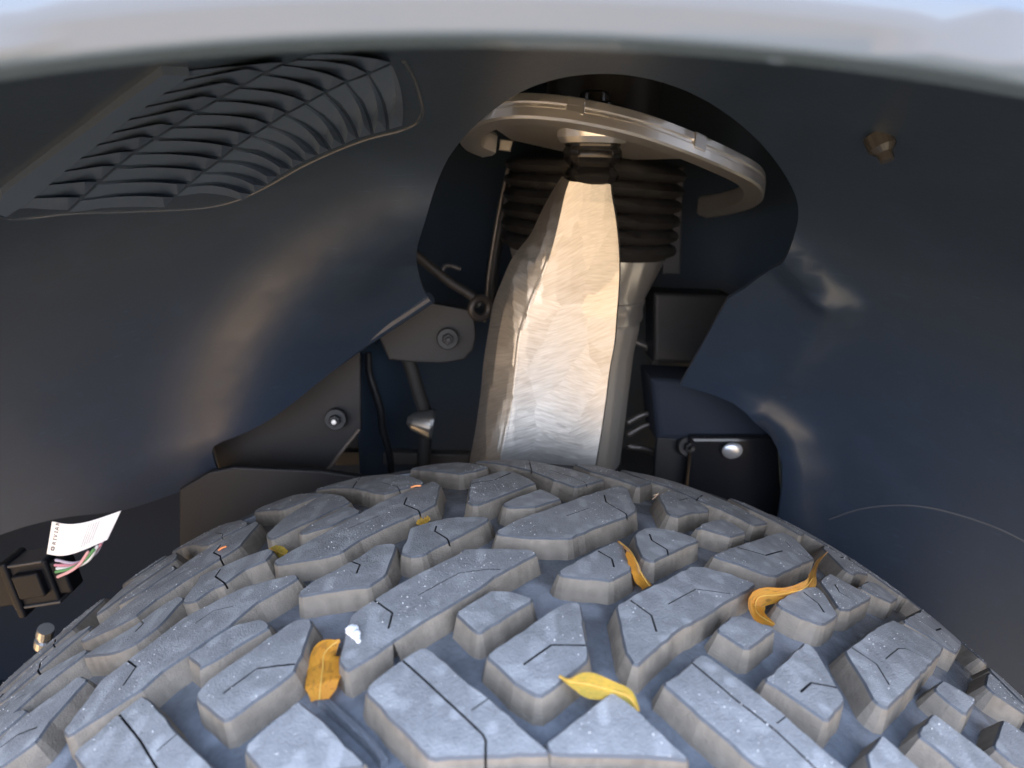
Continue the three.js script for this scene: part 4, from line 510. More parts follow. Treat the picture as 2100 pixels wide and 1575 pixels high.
blk('B',1,[[-337.2,-10.3],[-326.4,-20.6],[-313.1,-32.1],[-299.4,-45.9],[-287.5,-60.2],[-276.6,-68.6],[-262.3,-82.0],[-257.5,-74.2],[-257.8,-44.4],[-265.2,-36.5],[-283.1,-23.3],[-293.6,-14.4],[-301.1,-4.4],[-308.8,-2.9],[-323.9,-4.7],[-333.1,-5.6]],[[[-275.1,-59.0],[-275.5,-49.2],[-266.7,-39.0],[-265.0,-34.3]],[[-302.4,-28.9],[-287.9,-38.4]]]);
blk('B',1,[[-226.8,-10.3],[-216.1,-20.6],[-202.7,-32.1],[-189.1,-45.9],[-177.1,-60.2],[-166.3,-68.6],[-151.9,-82.0],[-147.2,-74.2],[-147.5,-44.4],[-154.9,-36.5],[-172.8,-23.3],[-183.3,-14.4],[-190.7,-4.4],[-198.5,-2.9],[-213.6,-4.7],[-222.7,-5.6]],[[[-164.7,-59.0],[-165.1,-49.2],[-156.4,-39.0],[-154.7,-34.3]],[[-192.1,-28.9],[-177.6,-38.4]]]);
blk('B',1,[[-116.5,-10.3],[-105.7,-20.6],[-92.4,-32.1],[-78.7,-45.9],[-66.8,-60.2],[-55.9,-68.6],[-41.6,-82.0],[-36.8,-74.2],[-37.1,-44.4],[-44.5,-36.5],[-62.5,-23.3],[-72.9,-14.4],[-80.4,-4.4],[-88.2,-2.9],[-103.2,-4.7],[-112.4,-5.6]],[[[-54.4,-59.0],[-54.8,-49.2],[-46.0,-39.0],[-44.3,-34.3]],[[-81.7,-28.9],[-67.2,-38.4]]]);
blk('B',1,[[-4.2,-9.2],[7.9,-22.6],[17.9,-29.6],[34.1,-44.4],[57.0,-66.5],[70.9,-80.7],[74.4,-76.9],[72.5,-42.8],[65.4,-33.3],[49.3,-18.9],[31.4,-3.1],[12.6,-2.5],[-3.1,-6.2]],[[[57.5,-59.4],[56.7,-49.0],[65.3,-36.2],[65.4,-32.0]],[[32.2,-26.8],[46.1,-38.9]]]);
blk('B',1,[[103.6,-3.9],[120.1,-18.9],[146.2,-43.4],[170.8,-68.5],[178.8,-68.3],[177.4,-39.5],[153.4,-15.9],[135.0,1.7],[128.9,2.9],[117.9,-0.8],[107.5,-2.6]],[[[122.5,-20.0],[138.5,-19.6],[154.8,-33.8]],[[165.7,-53.5],[165.0,-43.1],[173.9,-37.0]]]);
blk('B',1,[[214.0,-3.9],[230.4,-18.9],[256.5,-43.4],[281.1,-68.5],[289.1,-68.3],[287.8,-39.5],[263.7,-15.9],[245.4,1.7],[239.2,2.9],[228.3,-0.8],[217.8,-2.6]],[[[232.8,-20.0],[248.8,-19.6],[265.1,-33.8]],[[276.0,-53.5],[275.4,-43.1],[284.2,-37.0]]]);
blk('B',0,[[324.3,-3.9],[340.8,-18.9],[366.9,-43.4],[391.5,-68.5],[399.4,-68.3],[398.1,-39.5],[374.1,-15.9],[355.7,1.7],[349.6,2.9],[338.6,-0.8],[328.2,-2.6]],[[[343.1,-20.0],[359.2,-19.6],[375.5,-33.8]],[[386.4,-53.5],[385.7,-43.1],[394.6,-37.0]]]);
blk('B',0,[[434.7,-3.9],[451.1,-18.9],[477.2,-43.4],[501.8,-68.5],[509.8,-68.3],[508.4,-39.5],[484.4,-15.9],[466.1,1.7],[459.9,2.9],[449.0,-0.8],[438.5,-2.6]],[[[453.5,-20.0],[469.5,-19.6],[485.8,-33.8]],[[496.7,-53.5],[496.1,-43.1],[504.9,-37.0]]]);
blk('B2',1,[[-350.2,-43.4],[-349.9,-57.3],[-349.6,-78.5],[-340.0,-86.3],[-331.4,-95.6],[-324.3,-92.8],[-317.7,-83.3],[-311.8,-71.9],[-328.2,-55.5],[-339.8,-44.6],[-346.3,-39.9]],[[[-349.4,-72.2],[-335.8,-76.9],[-325.8,-90.3]]]);
blk('B2',1,[[-239.8,-43.4],[-239.6,-57.3],[-239.2,-78.5],[-229.6,-86.3],[-221.1,-95.6],[-214.0,-92.8],[-207.3,-83.3],[-201.5,-71.9],[-217.9,-55.5],[-229.5,-44.6],[-236.0,-39.9]],[[[-239.1,-72.2],[-225.5,-76.9],[-215.5,-90.3]]]);
blk('B2',1,[[-132.9,-48.7],[-129.5,-66.6],[-121.8,-80.9],[-112.0,-98.0],[-95.7,-80.7],[-89.1,-67.3],[-97.9,-60.8],[-105.3,-52.9],[-113.5,-48.5],[-126.7,-39.3]],[]);
blk('B2',1,[[-19.2,-43.4],[-18.9,-57.3],[-18.6,-78.5],[-9.0,-86.3],[-0.4,-95.6],[6.7,-92.8],[13.4,-83.3],[19.2,-71.9],[2.8,-55.5],[-8.8,-44.6],[-15.3,-39.9]],[[[-18.4,-72.2],[-4.8,-76.9],[5.2,-90.3]]]);
blk('B2',1,[[93.7,-74.0],[103.7,-88.3],[114.6,-86.7],[123.3,-70.5],[120.9,-63.7],[106.3,-53.8],[95.7,-43.4],[91.6,-45.4],[92.7,-67.8]],[[[105.4,-71.7],[112.9,-79.2]]]);
blk('B2',1,[[204.1,-74.0],[214.0,-88.3],[224.9,-86.7],[233.6,-70.5],[231.2,-63.7],[216.6,-53.8],[206.0,-43.4],[201.9,-45.4],[203.1,-67.8]],[[[215.7,-71.7],[223.2,-79.2]]]);
blk('B2',1,[[314.4,-74.0],[324.4,-88.3],[335.3,-86.7],[344.0,-70.5],[341.5,-63.7],[326.9,-53.8],[316.4,-43.4],[312.2,-45.4],[313.4,-67.8]],[[[326.0,-71.7],[333.6,-79.2]]]);
blk('B2',0,[[424.7,-74.0],[434.7,-88.3],[445.6,-86.7],[454.3,-70.5],[451.9,-63.7],[437.3,-53.8],[426.7,-43.4],[422.6,-45.4],[423.8,-67.8]],[[[436.4,-71.7],[443.9,-79.2]]]);
blk('b',1,[[-331.7,-39.6],[-327.2,-45.6],[-317.2,-54.8],[-310.2,-62.3],[-304.7,-56.6],[-299.6,-48.8],[-307.1,-43.2],[-313.8,-37.5],[-328.7,-35.8]],[]);
blk('b',1,[[-221.4,-39.6],[-216.9,-45.6],[-206.9,-54.8],[-199.8,-62.3],[-194.4,-56.6],[-189.3,-48.8],[-196.8,-43.2],[-203.5,-37.5],[-218.4,-35.8]],[]);
blk('b',1,[[-111.1,-39.6],[-106.5,-45.6],[-96.5,-54.8],[-89.5,-62.3],[-84.0,-56.6],[-78.9,-48.8],[-86.5,-43.2],[-93.2,-37.5],[-108.1,-35.8]],[]);
blk('b',1,[[-0.7,-39.6],[3.8,-45.6],[13.8,-54.8],[20.9,-62.3],[26.3,-56.6],[31.4,-48.8],[23.9,-43.2],[17.2,-37.5],[2.3,-35.8]],[]);
blk('b',1,[[104.0,-32.1],[108.7,-39.8],[118.8,-49.4],[127.9,-57.1],[132.8,-52.9],[137.2,-45.1],[123.8,-32.8],[115.3,-33.2],[107.9,-35.2]],[]);
blk('b',1,[[200.3,-26.2],[218.4,-45.2],[229.2,-50.8],[238.5,-43.2],[221.5,-25.9],[209.3,-23.4]],[]);
blk('b',1,[[324.6,-32.1],[329.4,-39.8],[339.4,-49.4],[348.6,-57.1],[353.5,-52.9],[357.9,-45.1],[344.5,-32.8],[335.9,-33.2],[328.6,-35.2]],[]);
blk('b',0,[[435.0,-32.1],[439.7,-39.8],[449.8,-49.4],[458.9,-57.1],[463.8,-52.9],[468.2,-45.1],[454.9,-32.8],[446.3,-33.2],[438.9,-35.2]],[]);
blk('C',0,[[-402.2,72.8],[-401.5,65.5],[-400.3,58.2],[-399.6,46.9],[-390.5,39.4],[-382.8,31.9],[-371.5,18.7],[-361.3,14.9],[-347.0,7.8],[-334.8,8.0],[-321.5,8.2],[-318.3,12.0],[-324.1,17.3],[-334.8,25.6],[-342.7,38.3],[-354.5,48.1],[-365.7,56.5],[-370.7,63.6],[-380.7,68.5],[-397.3,76.2]],[[[-390.5,39.4],[-382.5,47.1],[-383.3,57.4]],[[-362.8,28.1],[-356.2,21.8],[-346.2,23.0]]]);
blk('C',1,[[-291.9,72.8],[-291.2,65.5],[-290.0,58.2],[-289.2,46.9],[-280.1,39.4],[-272.4,31.9],[-261.1,18.7],[-251.0,14.9],[-236.7,7.8],[-224.4,8.0],[-211.2,8.2],[-207.9,12.0],[-213.7,17.3],[-224.4,25.6],[-232.3,38.3],[-244.2,48.1],[-255.3,56.5],[-260.3,63.6],[-270.3,68.5],[-286.9,76.2]],[[[-280.1,39.4],[-272.2,47.1],[-272.9,57.4]],[[-252.5,28.1],[-245.9,21.8],[-235.9,23.0]]]);
blk('C',1,[[-181.6,72.8],[-180.8,65.5],[-179.6,58.2],[-178.9,46.9],[-169.8,39.4],[-162.1,31.9],[-150.8,18.7],[-140.6,14.9],[-126.3,7.8],[-114.1,8.0],[-100.9,8.2],[-97.6,12.0],[-103.4,17.3],[-114.1,25.6],[-122.0,38.3],[-133.9,48.1],[-145.0,56.5],[-150.0,63.6],[-160.0,68.5],[-176.6,76.2]],[[[-169.8,39.4],[-161.8,47.1],[-162.6,57.4]],[[-142.1,28.1],[-135.6,21.8],[-125.5,23.0]]]);
blk('C',1,[[-65.5,74.8],[-65.8,62.8],[-65.5,49.6],[-57.6,42.1],[-47.9,32.0],[-34.9,21.5],[-24.8,13.2],[-19.6,8.6],[-20.7,7.2],[-4.4,7.9],[10.9,9.0],[14.2,12.6],[-2.5,27.6],[-15.6,42.3],[-28.7,53.3],[-46.9,68.9],[-43.9,66.8],[-52.5,74.2],[-61.9,80.9]],[[[-57.2,41.4],[-48.0,51.7],[-48.5,61.1]],[[-38.3,41.6],[-21.1,27.1],[-9.2,25.4],[-3.0,25.7]]]);
blk('C',1,[[45.2,49.8],[51.6,44.3],[72.0,26.9],[88.3,11.5],[94.5,10.0],[107.5,11.7],[119.0,15.7],[112.1,23.0],[103.8,30.4],[85.4,47.8],[68.6,61.7],[56.4,73.9],[47.2,83.4],[45.0,78.4],[44.9,65.9]],[[[51.9,45.6],[59.1,54.4],[59.1,64.2]],[[68.3,45.6],[84.7,31.1],[101.2,29.9]]]);
blk('C',1,[[146.5,53.1],[162.1,39.2],[188.3,14.6],[202.2,3.1],[234.9,3.8],[220.1,18.5],[191.9,44.9],[150.1,82.7],[146.2,80.3],[147.0,66.9]],[[[152.2,48.7],[160.7,55.2],[159.9,67.3]],[[169.3,48.4],[184.9,34.3],[190.8,31.3],[203.6,32.1]]]);
blk('C',0,[[265.9,49.8],[272.3,44.3],[292.7,26.9],[309.0,11.5],[315.2,10.0],[328.1,11.7],[339.6,15.7],[332.8,23.0],[324.5,30.4],[306.1,47.8],[289.3,61.7],[277.0,73.9],[267.9,83.4],[265.7,78.4],[265.5,65.9]],[[[272.6,45.6],[279.7,54.4],[279.8,64.2]],[[289.0,45.6],[305.4,31.1],[321.9,29.9]]]);
blk('C',0,[[376.2,49.8],[382.6,44.3],[403.0,26.9],[419.4,11.5],[425.6,10.0],[438.5,11.7],[450.0,15.7],[443.2,23.0],[434.9,30.4],[416.4,47.8],[399.6,61.7],[387.4,73.9],[378.2,83.4],[376.0,78.4],[375.9,65.9]],[[[382.9,45.6],[390.1,54.4],[390.2,64.2]],[[399.3,45.6],[415.7,31.1],[432.2,29.9]]]);
blk('C2',0,[[-381.0,5.5],[-379.4,-5.1],[-378.6,-19.2],[-367.2,-24.3],[-357.8,-26.3],[-340.4,-25.0],[-339.2,-21.6],[-345.0,-15.3],[-358.8,-1.1],[-365.2,3.3],[-369.7,8.9],[-374.5,10.1]],[[[-365.6,-18.2],[-366.1,-12.8],[-359.5,-4.1],[-358.2,-0.5]]]);
blk('C2',1,[[-270.6,5.5],[-269.1,-5.1],[-268.3,-19.2],[-256.9,-24.3],[-247.4,-26.3],[-230.0,-25.0],[-228.8,-21.6],[-234.7,-15.3],[-248.4,-1.1],[-254.8,3.3],[-259.3,8.9],[-264.1,10.1]],[[[-255.2,-18.2],[-255.7,-12.8],[-249.2,-4.1],[-247.8,-0.5]]]);
blk('C2',1,[[-159.8,2.8],[-160.4,-5.4],[-160.1,-22.3],[-150.5,-23.2],[-136.8,-26.7],[-124.1,-27.5],[-120.7,-22.6],[-121.3,-14.8],[-131.7,-12.4],[-139.2,-2.7],[-146.1,-1.3],[-152.1,6.1]],[[[-149.0,-21.1],[-149.0,-13.9],[-139.0,-2.0]]]);
blk('C2',1,[[-50.0,5.5],[-48.4,-5.1],[-47.6,-19.2],[-36.2,-24.3],[-26.8,-26.3],[-9.4,-25.0],[-8.2,-21.6],[-14.0,-15.3],[-27.8,-1.1],[-34.1,3.3],[-38.6,8.9],[-43.4,10.1]],[[[-34.6,-18.2],[-35.0,-12.8],[-28.5,-4.1],[-27.2,-0.5]]]);
blk('C2',1,[[65.4,-12.0],[69.8,-18.6],[76.5,-23.8],[90.8,-23.5],[100.1,-19.5],[99.1,-16.0],[82.5,-1.1],[68.9,12.1],[64.9,10.0],[64.5,-1.9]],[[[73.6,-15.4],[73.3,-8.7],[79.3,-1.3],[78.7,3.3]]]);
blk('C2',1,[[165.6,-8.8],[180.4,-25.7],[183.0,-23.9],[192.4,-20.9],[202.3,-18.5],[197.4,-12.1],[169.8,13.1],[163.3,15.6],[164.7,3.2]],[[[176.1,-12.7],[174.1,-4.1],[179.0,-1.8]]]);
blk('C2',1,[[286.1,-12.0],[290.5,-18.6],[297.2,-23.8],[311.5,-23.5],[320.8,-19.5],[319.8,-16.0],[303.1,-1.1],[289.6,12.1],[285.6,10.0],[285.2,-1.9]],[[[294.3,-15.4],[294.0,-8.7],[299.9,-1.3],[299.4,3.3]]]);
blk('C2',0,[[396.4,-12.0],[400.8,-18.6],[407.5,-23.8],[421.9,-23.5],[431.1,-19.5],[430.1,-16.0],[413.5,-1.1],[399.9,12.1],[395.9,10.0],[395.5,-1.9]],[[[404.7,-15.4],[404.4,-8.7],[410.3,-1.3],[409.7,3.3]]]);
blk('C3',0,[[-425.1,25.4],[-419.9,18.1],[-410.3,11.6],[-400.8,3.4],[-394.3,-5.6],[-385.7,-4.9],[-384.3,-0.7],[-386.0,22.8],[-392.5,30.3],[-402.6,29.0],[-412.1,28.8],[-423.8,28.4]],[[[-405.7,5.5],[-399.5,11.0],[-399.8,18.3]]]);
blk('C3',1,[[-314.8,25.4],[-309.6,18.1],[-300.0,11.6],[-290.5,3.4],[-284.0,-5.6],[-275.3,-4.9],[-273.9,-0.7],[-275.7,22.8],[-282.2,30.3],[-292.3,29.0],[-301.7,28.8],[-313.4,28.4]],[[[-295.4,5.5],[-289.1,11.0],[-289.5,18.3]]]);
blk('C3',1,[[-207.8,14.9],[-197.9,11.8],[-187.5,9.5],[-180.4,4.7],[-173.7,-3.5],[-165.8,-6.6],[-161.1,-1.4],[-164.9,18.6],[-174.2,26.8],[-186.1,26.2]],[[[-183.4,2.9],[-177.8,9.0],[-179.4,14.3]]]);
blk('C3',1,[[-94.1,25.4],[-88.9,18.1],[-79.3,11.6],[-69.8,3.4],[-63.3,-5.6],[-54.6,-4.9],[-53.2,-0.7],[-55.0,22.8],[-61.5,30.3],[-71.6,29.0],[-81.1,28.8],[-92.8,28.4]],[[[-74.7,5.5],[-68.4,11.0],[-68.8,18.3]]]);
blk('C3',1,[[22.9,27.0],[32.9,17.1],[43.7,6.5],[54.3,-3.1],[57.3,-0.3],[57.0,21.6],[50.6,27.3],[45.7,31.6],[33.8,31.2],[24.1,30.1]],[[[43.5,7.6],[49.1,14.0],[49.0,21.0]]]);
blk('C3',1,[[124.4,28.4],[133.6,19.2],[151.1,4.3],[157.5,0.4],[160.3,1.5],[158.7,22.4],[146.6,34.7],[142.2,36.6],[133.6,35.1],[125.2,30.7]],[[[146.1,10.7],[150.6,18.1],[150.2,25.0]]]);
blk('C3',1,[[243.5,27.0],[253.6,17.1],[264.3,6.5],[275.0,-3.1],[277.9,-0.3],[277.7,21.6],[271.3,27.3],[266.3,31.6],[254.5,31.2],[244.8,30.1]],[[[264.2,7.6],[269.8,14.0],[269.7,21.0]]]);
blk('C3',0,[[353.9,27.0],[363.9,17.1],[374.7,6.5],[385.3,-3.1],[388.3,-0.3],[388.0,21.6],[381.6,27.3],[376.7,31.6],[364.8,31.2],[355.1,30.1]],[[[374.5,7.6],[380.1,14.0],[380.0,21.0]]]);
blk('D1',0,[[-352.7,55.2],[-345.5,48.4],[-338.7,42.5],[-338.7,41.9],[-328.9,42.8],[-321.5,46.9],[-321.1,48.5],[-332.2,58.0],[-342.9,67.3],[-344.3,66.6]],[]);
blk('D1',1,[[-252.4,50.2],[-245.2,43.4],[-238.4,37.5],[-238.4,36.9],[-228.6,37.8],[-221.1,41.9],[-220.7,43.5],[-231.9,53.0],[-242.6,62.3],[-244.0,61.6]],[]);
blk('D1',1,[[-135.6,51.6],[-129.7,48.0],[-126.1,43.7],[-118.8,39.0],[-106.3,40.2],[-101.2,46.1],[-108.1,51.1],[-117.5,57.4],[-125.3,62.1],[-126.6,60.7]],[]);
blk('D1',1,[[-21.7,55.2],[-14.5,48.4],[-7.7,42.5],[-7.7,41.9],[2.1,42.8],[9.5,46.9],[9.9,48.5],[-1.2,58.0],[-11.9,67.3],[-13.3,66.6]],[]);
blk('D1',1,[[85.9,58.0],[96.6,46.9],[102.2,46.1],[114.8,49.9],[105.4,58.7],[96.5,66.7],[91.3,62.9]],[]);
blk('D1',1,[[188.9,57.5],[200.2,47.7],[203.0,47.4],[216.8,50.9],[198.3,67.3],[192.2,63.1]],[]);
blk('D1',0,[[306.6,58.0],[317.3,46.9],[322.8,46.1],[335.5,49.9],[326.1,58.7],[317.2,66.7],[312.0,62.9]],[]);
blk('D1',0,[[416.9,58.0],[427.6,46.9],[433.2,46.1],[445.9,49.9],[436.4,58.7],[427.6,66.7],[422.4,62.9]],[]);
blk('D2',0,[[-342.5,78.4],[-340.5,72.2],[-329.1,62.4],[-317.5,51.9],[-310.6,45.6],[-304.5,47.1],[-302.7,50.5],[-303.0,64.8],[-304.1,77.9],[-313.0,85.1],[-325.4,94.1],[-333.8,86.4]],[[[-330.7,80.6],[-320.1,71.3],[-304.3,73.1]]]);
blk('D2',1,[[-197.6,34.6],[-189.6,41.0],[-195.3,61.2],[-195.5,70.3],[-201.9,73.8],[-208.9,76.8],[-220.3,80.4],[-235.2,66.1],[-224.6,56.0],[-220.8,48.8],[-213.4,44.4],[-205.2,40.0]],[[[-219.3,62.8],[-212.6,59.8],[-201.4,61.5]]]);
blk('D2',1,[[-121.8,78.4],[-119.8,72.2],[-108.4,62.4],[-96.8,51.9],[-89.9,45.6],[-83.8,47.1],[-82.0,50.5],[-82.3,64.8],[-83.4,77.9],[-92.3,85.1],[-104.7,94.1],[-113.1,86.4]],[[[-110.0,80.6],[-99.4,71.3],[-83.6,73.1]]]);
blk('D2',1,[[-9.0,79.8],[-1.6,73.2],[12.3,60.3],[20.0,52.9],[24.2,49.7],[29.6,49.4],[29.3,67.1],[29.1,81.8],[19.2,90.9],[9.3,99.1],[1.3,92.5]],[[[4.6,84.8],[15.8,74.9],[29.3,74.7]]]);
blk('D2',1,[[98.3,82.3],[109.5,72.0],[127.4,54.5],[130.3,58.1],[130.1,71.2],[130.6,84.1],[117.5,96.7],[110.6,91.0],[103.4,85.1]],[[[111.7,85.4],[118.9,79.1],[130.8,78.4]]]);
blk('D2',1,[[202.5,81.5],[228.7,56.2],[238.8,58.2],[249.3,62.1],[222.2,87.2],[207.6,86.4]],[]);
blk('D2',0,[[319.0,82.3],[330.1,72.0],[348.0,54.5],[351.0,58.1],[350.8,71.2],[351.2,84.1],[338.2,96.7],[331.2,91.0],[324.1,85.1]],[[[332.3,85.4],[339.6,79.1],[351.4,78.4]]]);
blk('D2',0,[[429.3,82.3],[440.5,72.0],[458.4,54.5],[461.4,58.1],[461.1,71.2],[461.6,84.1],[448.5,96.7],[441.6,91.0],[434.5,85.1]],[[[442.7,85.4],[450.0,79.1],[461.8,78.4]]]);
blk('EL',0,[[-388.9,87.2],[-382.5,81.5],[-376.5,74.7],[-368.6,68.7],[-359.2,77.8],[-345.4,93.0],[-324.6,112.3],[-315.2,120.5],[-353.6,120.5],[-363.1,113.5]],[[[-376.5,74.7],[-359.6,92.0],[-346.5,106.9],[-336.3,122.2]],[[-349.4,99.7],[-343.8,94.6]]]);
blk('EL',0,[[-278.6,87.2],[-272.2,81.5],[-266.2,74.7],[-258.2,68.7],[-248.9,77.8],[-235.1,93.0],[-214.2,112.3],[-204.9,120.5],[-243.2,120.5],[-252.8,113.5]],[[[-266.2,74.7],[-249.2,92.0],[-236.1,106.9],[-225.9,122.2]],[[-239.1,99.7],[-233.5,94.6]]]);
blk('EL',1,[[-168.2,87.2],[-161.8,81.5],[-155.8,74.7],[-147.9,68.7],[-138.6,77.8],[-124.7,93.0],[-103.9,112.3],[-94.5,120.5],[-132.9,120.5],[-142.4,113.5]],[[[-155.8,74.7],[-138.9,92.0],[-125.8,106.9],[-115.6,122.2]],[[-128.7,99.7],[-123.2,94.6]]]);
blk('EL',1,[[-52.5,92.9],[-51.4,88.4],[-40.8,78.9],[-33.8,73.2],[-29.5,77.0],[-19.0,88.9],[-8.4,99.8],[5.2,114.3],[11.6,120.5],[-27.4,120.5],[-41.0,105.8]],[[[-40.8,79.5],[-24.9,97.6],[-10.4,113.4],[-9.5,115.5],[-9.7,124.7],[-10.1,136.2]],[[-14.5,104.0],[-8.4,99.4]]]);
blk('EL',1,[[56.2,91.2],[62.7,86.2],[69.8,79.5],[75.9,74.0],[78.9,76.8],[89.6,87.4],[99.5,96.8],[100.8,99.2],[109.6,108.8],[116.5,115.3],[122.3,120.5],[82.6,120.5],[67.0,103.8],[61.1,96.8]],[[[69.8,79.5],[82.6,94.8],[94.4,105.8],[104.2,117.6],[113.1,128.5]],[[95.7,102.3],[100.9,98.5]]]);
blk('EL',1,[[159.2,91.2],[176.2,76.2],[177.7,77.3],[184.3,82.6],[192.2,88.1],[197.7,92.8],[205.6,102.9],[181.6,112.7],[171.2,101.7],[165.7,96.6]],[]);
blk('EL',0,[[276.9,91.2],[283.4,86.2],[290.5,79.5],[296.6,74.0],[299.6,76.8],[310.2,87.4],[320.2,96.8],[321.5,99.2],[330.2,108.8],[337.1,115.3],[343.0,120.5],[303.3,120.5],[287.7,103.8],[281.7,96.8]],[[[290.5,79.5],[303.3,94.8],[315.1,105.8],[324.9,117.6],[333.8,128.5]],[[316.3,102.3],[321.6,98.5]]]);
blk('EL',0,[[387.3,91.2],[393.7,86.2],[400.8,79.5],[406.9,74.0],[409.9,76.8],[420.6,87.4],[430.5,96.8],[431.9,99.2],[440.6,108.8],[447.5,115.3],[453.3,120.5],[413.7,120.5],[398.0,103.8],[392.1,96.8]],[[[400.8,79.5],[413.6,94.8],[425.4,105.8],[435.2,117.6],[444.1,128.5]],[[426.7,102.3],[431.9,98.5]]]);
blk('ES',0,[[-424.6,107.4],[-420.3,102.4],[-414.8,97.5],[-409.3,92.1],[-397.8,102.6],[-380.7,120.5],[-412.1,120.5],[-416.7,116.0]],[]);
blk('ES',0,[[-314.3,107.4],[-310.0,102.4],[-304.5,97.5],[-298.9,92.1],[-287.5,102.6],[-270.4,120.5],[-301.8,120.5],[-306.4,116.0]],[]);
blk('ES',0,[[-203.9,107.4],[-199.7,102.4],[-194.2,97.5],[-188.6,92.1],[-177.1,102.6],[-160.0,120.5],[-191.4,120.5],[-196.0,116.0]],[]);
blk('ES',1,[[-93.6,107.4],[-89.3,102.4],[-83.8,97.5],[-78.3,92.1],[-66.8,102.6],[-49.7,120.5],[-81.1,120.5],[-85.7,116.0]],[]);
blk('ES',1,[[10.7,117.8],[21.6,108.7],[36.4,96.2],[45.0,104.9],[53.7,116.0],[58.8,120.5],[13.2,120.5]],[]);
blk('ES',1,[[128.1,108.9],[140.2,97.2],[141.6,99.2],[145.4,102.9],[149.9,107.7],[158.8,117.0],[149.8,120.5],[130.1,120.5],[126.7,116.4]],[]);
blk('ES',0,[[237.4,107.4],[241.7,102.4],[247.2,97.5],[252.7,92.1],[264.2,102.6],[281.3,120.5],[249.9,120.5],[245.3,116.0]],[]);
blk('ES',0,[[347.8,107.4],[352.0,102.4],[357.5,97.5],[363.1,92.1],[374.6,102.6],[391.7,120.5],[360.3,120.5],[355.6,116.0]],[]);
{
  // the rest of the tread, round the back of the wheel: the same blocks turned on by whole pitches
  const all = []; const step = 0.2566 * RT; for (const q of farBlocks) { const m = blockGeo(q, 0.02).geo; m.clearGroups(); all.push(m); }
  part('rear_tread', mergeGeometries(all), M.rubberTop, tyre).userData.kind = 'stuff';
  // a raised rib that throws out stones, in the groove between two outer blocks
  const rib = D.rib.map(p => onTyre(p[0] / 1000, p[1] / 1000, rAt(p[1] / 1000) - 0.0078)); part('stone_ejector_rib', sweep(rib, [[-0.0018, -0.004], [-0.0012, 0.001], [0.0012, 0.001], [0.0018, -0.004]], V(0, 1, 0), false, 40), M.rubberFloor, tyre);
  const ig = new THREE.IcosahedronGeometry(1, 0), im = new THREE.InstancedMesh(ig, std({ color: lin(0.75, 0.73, 0.7), roughness: 0.4 }), grit.length), m4 = new THREE.Matrix4(), q = new THREE.Quaternion();
  grit.forEach(([p, n], i) => { const r = 0.00008 + 0.00024 * Math.pow(rnd(), 6); q.setFromEuler(new THREE.Euler(rnd() * 6, rnd() * 6, rnd() * 6)); m4.compose(p.clone().addScaledVector(n, r * 0.5), q, V(r * (0.7 + rnd() * 0.6), r * 0.8, r)); im.setMatrixAt(i, m4); });
  im.name = 'sand_grains'; im.userData.kind = 'stuff'; tyre.add(im);
}

